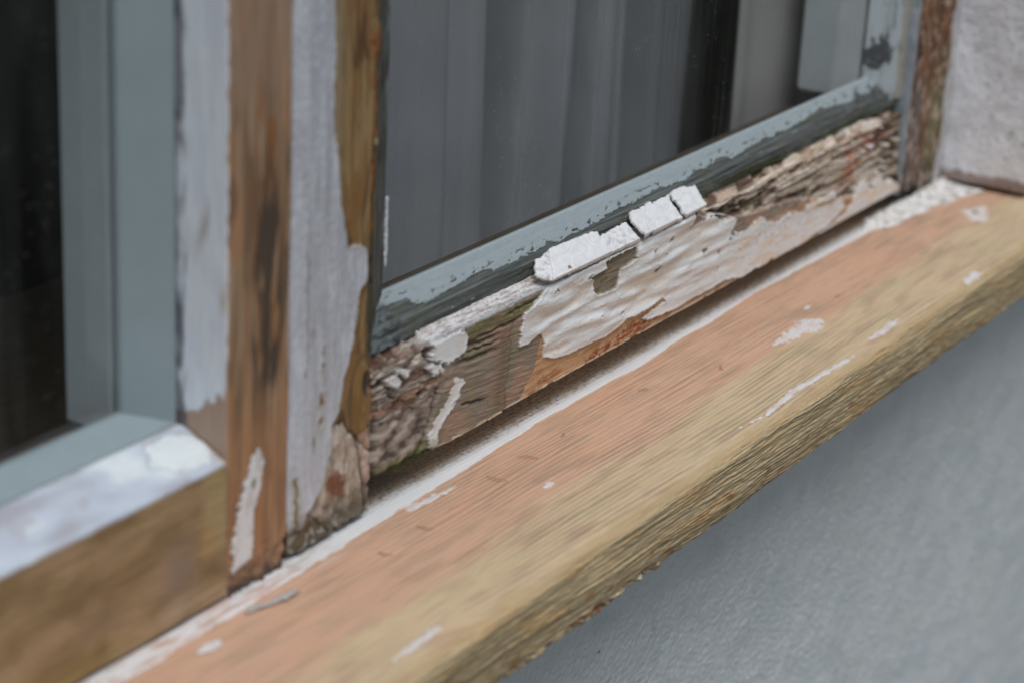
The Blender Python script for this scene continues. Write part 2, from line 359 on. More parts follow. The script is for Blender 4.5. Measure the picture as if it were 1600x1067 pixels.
# lower wall face, seen beneath the sill
def wall_shade(U, A, B, S):
    face = (S <= 1)
    d = 0.75 * fbm(U / 2.8, B / 2.6, 3, 4) + 0.55 * fbm(U / 12, B / 14, 9, 3) + .7 * fbm(U / 90, B / 70, 12, 2)
    g = cells(U / 2.6 + .4 * fbm(U / 5, B / 5, 4, 2), B / 2.2, 21)[0]
    pim = ss(.35, .75, fbm(U / 1.9, B / 1.7, 34, 2)) * ss(-.2, .4, fbm(U / 25, B / 20, 33, 2))
    h = d * .55 + .5 * pim
    p = Paint(U.shape, cf(172, 177, 181), .42)
    p.mix(cf(168, 169, 169), .4 * ss(.0, .6, fbm(U / 60, B / 80, 5, 3)))
    p.mix(cf(156, 163, 168), .4 * ss(.0, .6, fbm(U / 45, B / 30, 6, 3)))
    # rusty drip stains and specks
    for (x, z, w, l) in [(166, -118, 2.2, 9), (150, -178, 2.2, 8), (157, -165, 1.2, 14)]:
        p.mix(cf(135, 115, 90), .45 * np.exp(-((U - x + .1 * (B - z)) / w) ** 2 - ((B - z) / l) ** 2) * ss(-.2, .3, fbm(U / 2, B / 3, 8, 3)))
    for (x, z, w) in [(118, -112, .8), (58, -118, .9), (152, -190, .9), (143, -168, .6), (172, -185, .7), (420, -160, .9)]:
        p.mix(cf(50, 50, 52), ss(w, w * .5, np.hypot(U - x, (B - z) * .8) + .3 * fbm(U, B, 3, 2)))
    return np.where(face, h, 0), p
sweep('wall_face', [(-30, -450, .9), (-30, -330, .7), (-30, -36, 60), (150, -36, 60), (150, -450, 60)],
      grid_steps((-700, -30, 20), (-30, 640, .8), (640, 760, 10)), 'x', wall_shade, M_WALL, house)
box('wall_base', (-3000, -29, -1150), (4000, 152, -451), M_WALL2, house, 0)
box('wall_left', (-3000, -29, -450), (-701, 150, 2000), M_WALL2, house, 0)
box('wall_right', (770, -29, -450), (4000, 150, -10), M_WALL2, house, 0)
box('window_surround', (770, -46, -9), (4000, 149, 2000), M_WALL2, house, 0)
box('lintel', (-700, -45, 950), (769, 150, 2000), M_WALL2, house, 0)
def reveal_shade(U, A, B, S):       # section is x,y ; U is height
    p = Paint(U.shape, (.83, .85, .90), .6)
    n = fbm(B / 9, U / 9, 2, 4)
    h = .35 * n + .8 * fbm(B / 25, U / 30, 4, 2)
    p.mix((.66, .66, .68), .4 * ss(0, .5, fbm(B / 12, U / 16, 7, 3)))
    pit = ss(.6, .8, fbm(B / 2.6, U / 3.2, 15, 3)); p.mix(cf(96, 90, 84), .5 * pit); h = h - .5 * pit
    sp = ss(.62, .8, fbm(B / 5, U / 7, 19, 3)); p.mix(cf(110, 104, 98), .7 * sp)
    bot = ss(-1, -5, U + 1.5 * fbm(B / 5, U / 9, 18, 3)); p.mix(cf(90, 66, 52), .8 * bot)
    p.mix(cf(196, 196, 202), .5 * ss(20, 8, U) * (1 - bot) * ss(-.3, .2, fbm(B / 7, U / 7, 9, 3)))
    return h, p
sweep('reveal', [(545, -46, .7), (545, 45, 30), (768, 45, 30), (768, -46, 30)], grid_steps((-9, 130, .7), (130, 948, 25)), 'z', reveal_shade, M_WALL, house)
# room behind the window
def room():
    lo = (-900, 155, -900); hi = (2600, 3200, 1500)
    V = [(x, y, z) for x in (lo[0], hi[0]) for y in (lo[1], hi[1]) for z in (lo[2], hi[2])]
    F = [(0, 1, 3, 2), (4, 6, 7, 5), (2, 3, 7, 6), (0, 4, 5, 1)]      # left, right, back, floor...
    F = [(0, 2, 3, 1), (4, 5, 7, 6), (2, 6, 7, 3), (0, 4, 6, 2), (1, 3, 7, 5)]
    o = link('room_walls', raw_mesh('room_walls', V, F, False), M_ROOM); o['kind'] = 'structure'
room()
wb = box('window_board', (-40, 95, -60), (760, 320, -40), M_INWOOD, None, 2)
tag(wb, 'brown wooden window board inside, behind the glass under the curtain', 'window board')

# ------------------------------------------------------------------ window sill
def sill_shade(U, A, B, S):        # A = y, B = z
    x, y, z = U, A, B
    top = ss(-17, -13, z) * (z > -20); front = (y < -72) & (z < -15)
    wx = x + 0.0
    # growth rings: lines along x, very slightly skewed, wandering
    yy = np.where(front, -78 - (z + 12) * .9, y)
    q = yy * 1.0 + .018 * x + 2.4 * fbm(x / 240, yy / 34, 61, 2) + .10 * fbm(x / 40, yy / 3, 62, 2)
    spc = 2.3 + .0 * q
    ring = .5 + .5 * np.sin(q / spc * 2 * math.pi + 2.6 * perlin(q / 7, x / 400, 5) + 1.2 * perlin(q / 2.3, x / 300, 6))
    ring = ring ** 1.6
    fine = fbm(x / 40, q / .55, 66, 3)
    p = Paint(U.shape, ct(206, 181, 148), .62)
    edge = -44 + 5 * fbm(x / 70, y / 12, 3, 3) + 0.016 * (x - 100)
    pink = ss(-8, 7, y - edge)
    p.mix(ct(207, 167, 140), pink)
    p.mix(ct(210, 156, 126), .35 * pink * ss(.1, .6, fbm(x / 60, q / 5, 13, 3)))
    p.mix(ct(178, 148, 124), .6 * ss(.1, .6, fbm(x / 45, q / 6, 14, 3)))
    p.mix(ct(200, 182, 145), .6 * (1 - pink) * ss(-.1, .6, fbm(x / 70, q / 7, 15, 3)))
    p.mix(ct(170, 152, 128), .35 * ss(.0, .5, fbm(x / 22, q / 1.6, 18, 3)))
    mid = ss(-100, 60, x) * 1.0
    p.mul(1 - (.30 * ring + .14 * fine) * (0.35 + .65 * ss(-.4, .3, fbm(x / 80, y / 14, 88, 2))) * (.5 + .5 * mid))
    # nosing and front face are greyer and rough sawn
    nose = ss(-70, -75.5, y + 1.8 * fbm(x / 20, z / 4, 31, 3) ) * ss(-26, -12, z)
    p.mix(ct(184, 158, 118), .75 * nose); p.mix(ct(140, 120, 96), .2 * nose * ss(.1, .5, fbm(x / 14, z / 2 + y / 2, 32, 3)))
    fr = ss(-13.9, -15.1, z + 1.9 * fbm(x / 34, x * 0, 35, 2) + .5 * fbm(x / 5, z / 2, 36, 3)) * (y < -60)
    p.mix(cf(134, 119, 93), fr, .8)
    zz = z + .02 * x
    g1 = fbm(x / 70, zz / .8, 41, 3); g2 = fbm(x / 9, zz / 1.3, 43, 3)
    p.mix(cf(112, 99, 80), fr * .55 * ss(.0, .5, g1)); p.mix(cf(152, 135, 103), fr * .7 * ss(.0, .5, -g1))
    p.mix(cf(140, 110, 70), fr * .5 * ss(.1, .6, fbm(x / 40, zz / 6, 45, 3)))
    p.mix(cf(110, 74, 44), fr * .6 * ss(.35, .6, fbm(x / 12, zz / 3, 47, 3)) * ss(-22, -30, z))
    # relief
    h = -0.16 * ring * np.where(fr > .5, 0, 1) + .05 * fine
    h = h + .25 * fbm(x / 60, y / 20, 71, 2)
    groove = ridge(x / 80, zz / 1.5, 52, 2)
    h = h - fr * (.55 * ss(.25, .95, groove) + .22 * g2 + .10 * fbm(x / 5, z / 1.2, 53, 2)) + fr * .8 * fbm(x / 90, z / 12, 54, 2)
    h = h - 1.2 * nose * ss(.05, .7, fbm(x / 50, .0 * x, 56, 3)) - .25 * nose * np.abs(fbm(x / 7, z / 1.5, 58, 3))
    # ragged lower arris, worst below x = 10..75
    low = ss(-34, -40, z) * (y < -50)
    bad = .14 + 1.3 * np.exp(-((x - 42) / 30) ** 2) + .5 * np.exp(-((x + 20) / 30) ** 2)
    h = h - low * bad * (1.0 + 2.6 * fbm(x / 11, z / 3, 77, 4)) * 1.2
    h = np.where(low > 0, np.minimum(h, .5), h)
    p.mix(cf(128, 76, 42), low * np.clip(bad, 0, 1) * ss(.0, .4, fbm(x / 8, z / 2, 79, 3)) * .8)
    p.mix(cf(70, 56, 44), low * np.clip(bad - .3, 0, 1) * ss(.15, .4, fbm(x / 3, z / 2, 80, 3)) * .8)
    p.mix(cf(190, 178, 160), low * np.clip(bad - .3, 0, 1) * ss(.2, .5, fbm(x / 4, z / 1.5, 81, 3)) * .8)
    under = (z < -39) & (y > -74); p.mix(ct(110, 90, 70), under * 1.0)
    # white painted strip under the sash, with a torn edge
    e = interp(x, [(-400, -9), (-150, -8.9), (-87, -7.8), (-6, -5), (47, -2.8), (110, -1.3), (188, -2.1), (320, 0.5), (440, -3), (470, -9), (500, -8), (510, -13), (540, -12), (560, -14), (640, -12)])
    dd = y - e + .35 * fbm(x / 6, y / 3, 91, 4) + .9 * fbm(x / 40, y / 9, 92, 2) * 1.0 + np.where(x < 20, .8 * fbm(x / 14, y / 2, 93, 3), 0)
    onTop = (z > -20) & (y > -70)
    wm = ss(-.12, .12, dd) * onTop
    p.mix(ct(222, 222, 222), wm, .5); h = h + .22 * wm
    halo = ss(-1.2, -.1, dd) * (1 - wm) * onTop; p.mix(ct(150, 110, 84), .35 * halo * ss(-.1, .4, fbm(x / 9, y / 2, 95, 3)))
    dirt_shadow = ss(2.5, 8.5, y + 2.2 * fbm(x / 14, y / 4, 96, 4)); p.mix(ct(176, 154, 124), .8 * dirt_shadow * wm)  # brown dirt, also painting in the shade of the gap under the rail
    dirt2 = ss(.25, .5, fbm(x / 3, y / 2, 97, 4)) * ss(0, 6, y); p.mix(ct(130, 110, 88), .5 * dirt2 * wm)
    spk = ss(.38, .5, fbm(x / 1.6, y / 1.6, 98, 2)); p.mix(ct(90, 78, 66), .6 * spk * wm * ss(2, 6, y))
    p.mix(ct(190, 180, 168), .7 * ss(.0, .5, fbm(x / 10, y / 3, 99, 3)) * wm * ss(-20, -60, -x * 0 + x))
    # left: pink raw wood showing through the brushed paint
    lf = ss(-20, -70, x) * ss(.05, .3, fbm(x / 22, y / 1.6, 101, 3)) * ss(6, -4, y)
    p.mix(ct(205, 160, 142), .7 * lf * wm)
    # thin white brush smears beside the strip
    sm = ss(.25, .45, fbm(x / 28, y / 1.1, 103, 3)) * ss(-13, -7, y) * (1 - wm) * onTop * ss(60, 0, x)
    p.mix(ct(205, 196, 190), .55 * sm)
    return h, p
SILL_PROF = [(30, -11.5, 1.0), (12, -12, .45), (-70, -12.2, .3), (-75.5, -13.2, .3), (-77.5, -15.5, .3), (-78, -19, .3), (-78, -38.5, .35), (-76.5, -40.3, 1.5), (-46, -40.5, 20), (30, -40, 20)]
sill = sweep('window_sill', SILL_PROF, grid_steps((-520, -180, 3), (-180, 500, .62), (500, 700, 2)), 'x', sill_shade, M_SILL)
tag(sill, 'raw pinkish softwood window sill running out under the rotten window', 'window sill')
# splashes of white paint on the sill, each a thin raised film
SPL = [[(246.9,-36.9),(263.7,-34.5),(274.3,-34.3),(285.9,-32.6),(294.8,-39.2),(279.6,-44.6),(271.0,-40.6),(260.6,-40.8)],
       [(152.9,-67.9),(169.7,-69.6),(203.6,-66.2),(226.4,-67.6),(262.0,-70.3),(256.6,-71.5),(226.1,-70.4),(202.7,-69.6),(174.5,-71)],
       [(282.4,-67.1),(307.9,-65.4),(317.6,-67.7),(308.1,-69.5),(284.3,-69.4)],
       [(389.6,-70.6),(408.0,-69.1),(408.0,-73.5),(388.2,-74.1)],
       [(499.6,-25.8),(518.3,-33.3),(492.9,-43.7),(487.7,-37.8)],
       [(53.7,-34.5),(60.1,-34.2),(60.3,-36.4),(54.2,-37.0)],
       [(-89.4,-65.8),(-76.4,-64.9),(-61.6,-64.8),(-61.1,-67.4),(-76.8,-68.2),(-88.7,-67.6)],
       [(6.2,-4.8),(17.4,-5.5),(28.0,-7.8),(38.7,-9.3),(25.7,-9.4),(4.6,-8.6)],
       [(300,-27),(305,-26),(306,-28),(301,-29)]]
def spl_surf(U, W, h): return np.stack([U, W, -12.05 + h - .12 * (W < -69) * (np.abs(W + 69)) ** 1.3], -1)
for k, P in enumerate(SPL):
    island('paint_splash', P, .35, spl_surf, .32, M_CHIP, sill, edge=.8, rag=(1.6, .55, .9, 1.0, 1.3)[k] if k < 5 else .7, col=ct(216, 212, 210), rough=.5, seed=200 + k, shade=lambda p, U, W, d: p.mix(ct(206, 176, 152), .6 * ss(-.1, .4, fbm(U / 9, W / 1.0, 210, 3))), bottom=-.4, nfreq=(.8 if k in (0, 4) else .5))

# ------------------------------------------------------------------ helper looks shared by the rotten timbers
def brown_mix(p, a, b, seed, sa, sb):
    """warm sanded brown wood; a runs along the grain"""
    n1 = fbm(a / sa, b / sb, seed, 4); n2 = fbm(a / (sa * .3), b / (sb * .35), seed + 3, 3)
    p.mix(cf(108, 82, 50), .8 * ss(.0, .55, n1)); p.mix(cf(150, 108, 70), .8 * ss(.0, .55, -n1))
    p.mix(cf(150, 118, 84), .5 * ss(.1, .6, n2)); p.mix(cf(90, 70, 52), .5 * ss(.1, .6, -n2))

# ------------------------------------------------------------------ right-hand sash with the rotten bottom rail
sashR = thing('window_sash', 'large window sash with rotten bottom rail, peeling white paint and curtain behind its glass', 'window sash', group='wooden window sashes')
def rail_shade(U, A, B, S):
    x, y, z = U, A, B
    face = ss(4.5, 2.5, y) * (z > 1) + 0.0
    ledge = ss(44.5, 45.8, z)
    wx = x + .8 * fbm(x / 5, z / 3, 1, 3); wz = z + .7 * fbm(x / 6, z / 3, 2, 3)
    # ---- base: grey-brown weathered bare wood, grain slightly tilted
    zg = z + .10 * (x - 60) * ss(140, 100, x)
    gr = fbm(x / 26, zg / .75, 11, 3); gr2 = fbm(x / 9, zg / 1.6, 12, 3)
    p = Paint(U.shape, cf(108, 97, 85), .75)
    p.mix(cf(80, 72, 62), .7 * ss(.0, .5, gr)); p.mix(cf(134, 122, 108), .5 * ss(.05, .6, -gr))
    p.mix(cf(126, 100, 84), .7 * ss(-.1, .5, fbm(x / 22, z / 14, 14, 3)))
    p.mix(cf(100, 98, 70), .55 * ss(.1, .5, fbm(x / 10, z / 9, 15, 3)) * ss(130, 60, x))
    h = -.55 + .22 * gr + .16 * gr2
    # sheet of veneer-like wood that has torn away left of the paint
    st = 82 + 2.5 * fbm(z / 7, x * 0, 16, 3) + .12 * (z - 20)
    plate = ss(st + .4, st - .4, x); h = h + .55 * plate * (x > 20)
    p.mix(cf(70, 62, 50), .7 * np.exp(-((x - st - .6) / 1.0) ** 2)); p.mix(cf(86, 66, 54), .55 * np.exp(-((x - st + 4) / 5) ** 2) * ss(44, 30, z))
    p.mix(cf(92, 92, 70), .35 * np.exp(-((x - st - 4) / 3.0) ** 2) * ss(8, 16, z) * ss(40, 32, z))
    # splits along the grain near the top left
    for (x0, z0, L, w, sl) in [(60, 35.5, 18, .8, -.05), (63, 33, 14, .6, -.06), (56, 30.4, 22, .95, -.07), (74, 37.2, 26, .6, -.02), (58, 12, 10, .6, -.2), (92, 41, 16, .5, 0)]:
        c = np.exp(-((z - z0 - sl * (x - x0) - .5 * fbm(x / 6, z * 0, int(x0), 2)) / w) ** 2) * ss(L, L * .5, np.abs(x - x0))
        h = h - 1.5 * c; p.mix(cf(52, 48, 38), .8 * c)
    gm = ss(1.5, -2, sdf(wx, wz, P_GREEN) + 1.4 * fbm(x / 6, z / 3, 22, 3))
    p.mix(cf(74, 72, 44), .75 * gm); p.mix(cf(104, 108, 52), .6 * gm * ss(.2, .5, fbm(x / 2.5, z / 1.5, 23, 3)))
    # ---- rotten left end: chunky, cracked across and along
    rl = ss(44, 20, x + 12 * fbm(x / 14, z / 8, 31, 3) - 20 * ss(20, 32, z) + 6)
    xs = x + 2.5 * fbm(x / 7, z / 3, 32, 3); zs = z + 1.2 * fbm(x / 12, z / 4, 33, 3) - .06 * x
    cd, cv = cells(xs / 22, zs / 2.4, 34); ce, cw = cells(xs / 7, zs / 4 + 5, 39)
    chunk = -.4 - 1.9 * cv - 1.6 * (cw > .66) * ss(0, .2, ce) - 1.2 * ss(.12, .0, cd) + .6 * fbm(x / 9, z / .9, 35, 4)
    up = ss(20, 27, z + 3 * fbm(x / 9, z / 9, 30, 2)); lowp = -1.0 + .55 * fbm(x / 9, z / 5, 36, 5)
    h = h * (1 - rl) + rl * (up * chunk + (1 - up) * lowp)
    dp = ss(-1.9, -3.1, chunk)  # low chunks darkened in the colour: crevice shade as well as dirt
    p.mix(cf(104, 95, 86), rl * .9)
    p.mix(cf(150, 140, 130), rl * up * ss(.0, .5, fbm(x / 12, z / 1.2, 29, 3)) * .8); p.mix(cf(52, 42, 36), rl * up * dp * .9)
    p.mix(cf(120, 84, 60), rl * np.exp(-((z - 27 - .05 * x) / 1.6) ** 2) * .7)
    lc_ = np.exp(-((x + 5.5 - .6 * fbm(z / 6, x * 0, 28, 2)) / 1.8) ** 2) * ss(28, 24, z) + .9 * np.exp(-((x - 27 - .45 * (z - 10) - 1.4 * fbm(z / 3, x * 0, 27, 3)) / 1.1) ** 2) * ss(2, 6, z) * ss(27, 23, z)
    h = h - 2.0 * lc_; p.mix(cf(50, 45, 35), .9 * np.clip(lc_, 0, 1))
    p.mix(cf(96, 66, 50), rl * up * ss(.5, .8, cv) * .6)
    p.mix(cf(140, 130, 122), rl * (1 - up) * .8 * ss(.0, .4, fbm(x / 9, z / 5, 36, 5)))
    p.mix(cf(58, 48, 44), rl * (1 - up) * .9 * ss(.1, .4, -fbm(x / 9, z / 5, 36, 5)))
    # ---- sanded orange strip along the lower edge
    ob = interp(x, [(88, -3), (96, 5), (103, 12), (107, 24), (140, 22), (200, 22), (260, 22), (480, 24)])
    om = ss(.5, -.5, z - ob + 1.0 * fbm(x / 8, z / 5, 41, 3)) * (x > 60) * ss(88, 94, x)
    oc = ss(190, 300, x)
    p.mix(cf(146, 116, 86), om * (1 - oc)); p.mix(cf(136, 112, 96), om * oc)
    p.mix(cf(166, 136, 104), om * .6 * ss(.0, .5, fbm(x / 30, z / 1.6, 42, 3)))
    p.mix(cf(124, 80, 48), om * .65 * ss(.1, .5, fbm(x / 16, z / 2, 43, 3)))
    rust = np.exp(-((x - 186) / 17) ** 2 - ((z - 5 + .02 * (x - 186)) / 3.2) ** 2) + .9 * np.exp(-((x - 158) / 12) ** 2 - ((z - 3) / 2) ** 2) + .5 * np.exp(-((x - 112) / 6) ** 2 - ((z - 5) / 2.5) ** 2)
    p.mix(cf(116, 52, 26), np.clip(rust * 1.6, 0, 1) * om * ss(-.12, .25, fbm(x / 5, z / 1.5, 44, 4)))
    blk = ss(.18, .42, fbm(x / 3.5, z / 1.6, 45, 4)) * np.clip(rust * 1.3 + .25 * ss(5, 1, z), 0, 1)
    p.mix(cf(64, 44, 34), blk * om * .85); h = h - .5 * blk * om
    h = np.where(om > 0, h * (1 - om) + om * (-.5 + .10 * gr + .12 * fbm(x / 20, z / 2, 46, 3)), h)
    # pale chalky line of old paint on the bottom arris
    ch = ss(2.0, 1.2, z - .8 * fbm(x / 9, x * 0, 47, 4)) * ss(.5, .2, fbm(x / 8, z / 3, 48, 3)) * (x > 30)
    p.mix(cf(176, 164, 146), .8 * ch); h = h + .3 * ch
    # ---- rotten right end: long fibres and blocks
    ztear = interp(x, [(225, 50), (240, 42), (262, 34.5), (300, 30), (340, 27), (365, 20), (400, 13), (430, 8), (480, -4)])
    rr = ss(-.6, .6, z - ztear + 1.1 * fbm(x / 7, z / 3, 51, 3)) * ss(232, 240, x)
    xs = x + 2.0 * fbm(x / 14, z / 4, 52, 3); zs = z + .8 * fbm(x / 30, z / 8, 53, 3) - .02 * x
    cd2, cv2 = cells(xs / 46, zs / 2.3, 54)
    cd3, cv3 = cells(xs / 13, zs / 3 + 7, 49)
    fib = fbm(x / 20, zs / .55, 55, 4)
    hr = -1.2 - 2.2 * cv2 - 1.3 * (cv3 > .7) * ss(.0, .2, cd3) - .5 * ss(.10, 0, cd2) + .55 * fib + .28 * fbm(x / 12, z / 2, 56, 4) - 2.0 * ss(430, 455, x) * ss(10, 30, z)
    hr = hr - 3.0 * np.exp(-((z - ztear - 2.6) / 1.7) ** 2) * ss(-.3, .3, fbm(x / 14, x * 0, 57, 3)) * ss(330, 300, x) - 1.2 * np.exp(-((zs - 38) / .9) ** 2) * ss(-.1, .3, fbm(x / 20, x * 0, 50, 2))
    hr = hr + .8 * ss(ztear + 3, 42, z)
    deep = ss(-2.3, -3.6, hr)  # deepest cracks painted dark by height: dirt plus the shade inside them
    h = h * (1 - rr) + rr * hr
    p.mix(cf(158, 144, 132), rr)
    p.mix(cf(182, 172, 160), rr * .8 * ss(.0, .5, fib)); p.mix(cf(134, 112, 98), rr * .75 * ss(.0, .5, -fib))
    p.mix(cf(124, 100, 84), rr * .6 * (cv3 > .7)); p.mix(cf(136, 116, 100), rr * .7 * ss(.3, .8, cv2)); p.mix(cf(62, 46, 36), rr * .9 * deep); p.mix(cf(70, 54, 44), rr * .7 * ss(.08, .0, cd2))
    p.mix(cf(60, 44, 34), rr * .9 * np.exp(-((z - ztear - 1.8) / 1.5) ** 2) * ss(-.1, .4, fbm(x / 10, z / 3, 58, 3)))
    p.mix(cf(122, 116, 88), rr * .5 * ss(.1, .5, fbm(x / 22, z / 6, 59, 3)))
    red = np.exp(-((x - 405) / 10) ** 2 - ((z - 27) / 7) ** 2) + .7 * np.exp(-((x - 430) / 20) ** 2 - ((z - 36) / 6) ** 2)
    p.mix(cf(140, 72, 44), rr * np.clip(red * 1.2, 0, .8) * ss(-.2, .3, fbm(x / 7, z / 4, 60, 3)))
    p.mix(cf(96, 80, 62), rr * ss(445, 465, x) * ss(5, 20, z) * .6)
    # ---- the white paint film
    d = sdf(wx * .6 + x * .4, wz * .6 + z * .4, P_MAIN) + .30 * fbm(x / 1.8, z / 1.2, 71, 3)
    hole = sdf(x + .5 * fbm(x / 3, z / 2, 72, 3), z + .4 * fbm(x / 3, z / 2, 73, 3), P_HOLE)
    d = np.maximum(d, -hole)
    # the torn wedge below the tongue of paint
    tear = sdf(wx, wz, P_TEAR) + 1.3 * fbm(x / 5, z / 2, 74, 4)
    d = np.maximum(d, -tear)
    for (cx, cz, r) in P_CHIPS:
        d = np.maximum(d, r * .6 - np.hypot((x - cx) * .62, (z - cz)) - .9 * fbm(x / 2.2, z / 1.2, 75, 3) * r * .55)
    # pepper of little losses towards the right
    d = np.maximum(d, (fbm(x / 3.6, z / 1.6, 76, 3) - 1.05 + .62 * ss(240, 340, x) * ss(6, 20, z)) * 2.0)
    for P in (P_R1, P_R2, P_A, P_B, *P_C):
        d = np.minimum(d, sdf(wx, wz, P) + 1.1 * fbm(x / 5, z / 3, 77, 2) + .8 * fbm(x / 1.8, z / 1.2, 78, 3))
    fl = ss(.75, .85, fbm(x / 8, z / 4, 79, 3)) * rr * ss(370, 400, x)      # scraps left on the rotten end
    d = np.where(fl > .4, -.4, d)
    pm = ss(.10, -.10, d) * (z > 1.0)
    r1 = perlin(x / 44, (z + .02 * x) / 6.5 + .35 * perlin(x / 40, z / 12, 80), 81) + .5 * perlin(x / 24, (z + .02 * x) / 3.6, 82)
    r2 = fbm(x / 20, z / 3.2, 82, 2)
    amp = ss(88, 110, x) * ss(330, 250, x) * (.35 + .65 * ss(8, 18, z)) * (.5 + .5 * ss(330, 180, x))
    hp = .35 + 1.8 * amp * r1 + .12 * amp * r2
    hp = hp + .25 * ss(-1.6, -.2, d)                                       # film curls up at its edge
    h = h * (1 - pm) + hp * pm
    p.mix(WHITE_F, pm, .24)
    p.mix(cf(172, 158, 140), pm * .65 * ss(.0, .45, -r1) * amp); p.mix(cf(158, 134, 108), pm * .2 * ss(.1, .5, -r2) * amp)
    p.mix(cf(166, 160, 156), pm * .5 * ss(.0, .5, fbm(x / 14, z / 6, 84, 3)))
    p.mix(cf(196, 198, 204), pm * .5 * ss(.1, .5, fbm(x / 20, z / 5, 85, 3)))
    p.mix(cf(176, 152, 124), pm * .6 * ss(.1, .5, fbm(x / 30, z / 4, 87, 2)) * ss(260, 300, x))
    dirtedge = pm * ss(-.8, -.05, d); p.mix(cf(126, 116, 104), .45 * dirtedge * ss(-.1, .3, fbm(x / 3, z / 2, 86, 3)))
    p.mix(cf(60, 54, 44), .5 * ss(.7, .1, d) * (1 - pm) * ss(-.2, .2, fbm(x / 4, z / 3, 88, 3)) * (x < 400))
    # damp, mossy hole bottom and the bare patch
    hb = ss(.2, -.4, hole) * (1 - pm); p.mix(cf(104, 96, 80), .8 * hb); p.mix(cf(76, 72, 52), .6 * hb * ss(0, .4, gr2)); h = h - .4 * hb
    # ---- ledge: bare chalky white left of the chips
    lm = ss(43.8, 44.4, z + .5 * fbm(x / 5, y, 89, 3)) * ss(22, 32, x + 4 * fbm(x / 4, y / 2, 90, 2)) * ss(240, 232, x)
    lc = fbm(x / 9, (y + z) / 1.6, 91, 4); lc2 = fbm(x / 2, (y + z) / .9, 92, 3)
    p.mix(ct(206, 200, 198), lm, .7); p.mix(ct(150, 136, 126), lm * .75 * ss(.05, .5, lc)); p.mix(ct(236, 238, 242), lm * .6 * ss(.05, .4, -lc)); p.mix(ct(110, 98, 88), lm * .6 * ss(.25, .5, lc2))
    h = np.where(lm > .5, .15 * lc + .12 * lc2, h)
    p.mix(ct(128, 134, 140), lm * ss(46.0, 44.6, z) * .5)
    # moss in the joint on top, right of the chips
    mo = ss(46.5, 48, z) * ss(.0, .3, fbm(x / 11, y / 4, 93, 3) - .1 + .45 * np.exp(-((x - 315) / 35) ** 2) + .3 * ss(370, 440, x)) * (x > 250)
    p.mix(ct(70, 70, 26), .85 * mo); p.mix(ct(106, 108, 40), .5 * mo * ss(.1, .4, fbm(x / 2, y / 1.5, 94, 3)))
    bm_ = ss(7, 3, z + 2 * fbm(x / 6, z / 4, 95, 3)) * ss(40, 28, x); p.mix(cf(90, 98, 40), .55 * bm_); p.mix(cf(40, 38, 28), .8 * bm_ * ss(3.5, 1.0, z))
    back = y > 8; h = np.where(back, -.3, h)
    # lower arris wanders where rot has taken it
    bd = ss(6, 0, z) * (y < 6)
    h = h - bd * (1.2 * ss(50, 10, x) * (1 + fbm(x / 8, x * 0, 96, 3)) + .25 * np.abs(fbm(x / 5, x * 0, 97, 3)))
    # top arris eaten away at the right
    h = h - rr * ss(40, 47, z) * 1.2 * (fbm(x / 10, x * 0, 98, 3) + .4)
    return h, p
RAIL_PROF = [(26, 1.2, 3), (14, .6, 1), (2.0, 0, .35), (.3, .8, .3), (0, 2, .3), (0, 43.6, .3), (.8, 44.7, .3), (7.6, 48.4, .4), (26, 48.4, 3)]
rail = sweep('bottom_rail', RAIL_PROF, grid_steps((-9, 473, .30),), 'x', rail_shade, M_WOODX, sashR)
rail['label'] = 'rotten bottom rail with peeling white paint over bare orange wood'
# --- glazing putty below the pane: pale blue paint above, bare dark grey below
def putty_shade(U, A, B, S):
    x, y, z = U, A, B
    b = interp(x, PU_BOUND) - 1.1 + .55 * fbm(x / 3.5, z / 2, 1, 4) + .8 * fbm(x / 13, z * 0, 2, 3) * ss(60, 100, x)
    p = Paint(U.shape, cf(68, 71, 69), .5)
    g = fbm(x / 60, z / .8, 5, 3); p.mix(cf(46, 48, 47), .75 * ss(.0, .45, g)); p.mix(cf(92, 95, 92), .6 * ss(.1, .6, -g))
    p.mix(cf(36, 36, 32), .85 * ss(51.5, 48.3, z + .8 * fbm(x / 20, z, 6, 2))); p.mix(cf(70, 72, 60), .5 * ss(.1, .5, fbm(x / 18, z / 5, 7, 3)))
    p.mix(cf(146, 146, 142), .6 * ss(.8, .95, fbm(x / 14, z / 1.2, 8, 3)))
    h = .30 * fbm(x / 50, z / 1.8, 9, 3) - .45 * np.exp(-((z - 50.5) / 1.2) ** 2) + .15 * fbm(x / 4, z / 2, 10, 3)
    d = z - b
    m = ss(-.12, .12, d); chip = ss(.42, .5, fbm(x / 5, z / 1.8, 11, 3)) * ss(4.5, 1.0, d); m = m * (1 - chip)
    p.mix(cf(121, 130, 132), m, .32); h = h * (1 - m) + m * (.45 + .08 * fbm(x / 40, z / 3, 12, 2))
    # mushy grey corner at the left end and dark fungus in the right
    c = ss(26, 10, x + 5 * fbm(x / 7, z / 4, 13, 3) + .8 * (z - 52)); p.mix(cf(78, 84, 85), .8 * c); p.mix(cf(34, 34, 32), c * .9 * ss(.0, .4, fbm(x / 6, z / 4, 14, 3)))
    h = h + c * 1.0 * fbm(x / 6, z / 4, 14, 3)
    c2 = ss(.05, .3, fbm(x / 9, z / 4, 15, 3)) * ss(405, 425, x) * ss(64, 60, z + 2 * fbm(x / 5, z / 3, 21, 3)); p.mix(cf(48, 49, 48), c2 * .9)
    c3 = ss(420, 450, x) * ss(62, 54, z); p.mix(cf(66, 69, 68), .6 * c3)
    return np.where(y > 14.5, 0, h), p
putty = sweep('putty', [(6.6, 46.9, .3), (8.3, 53.5, .3), (14, 64.6, .5), (16, 64.6, 3), (16, 46.9, 3)], grid_steps((-6, 474, .36),), 'x', putty_shade, M_PUTTY, sashR)
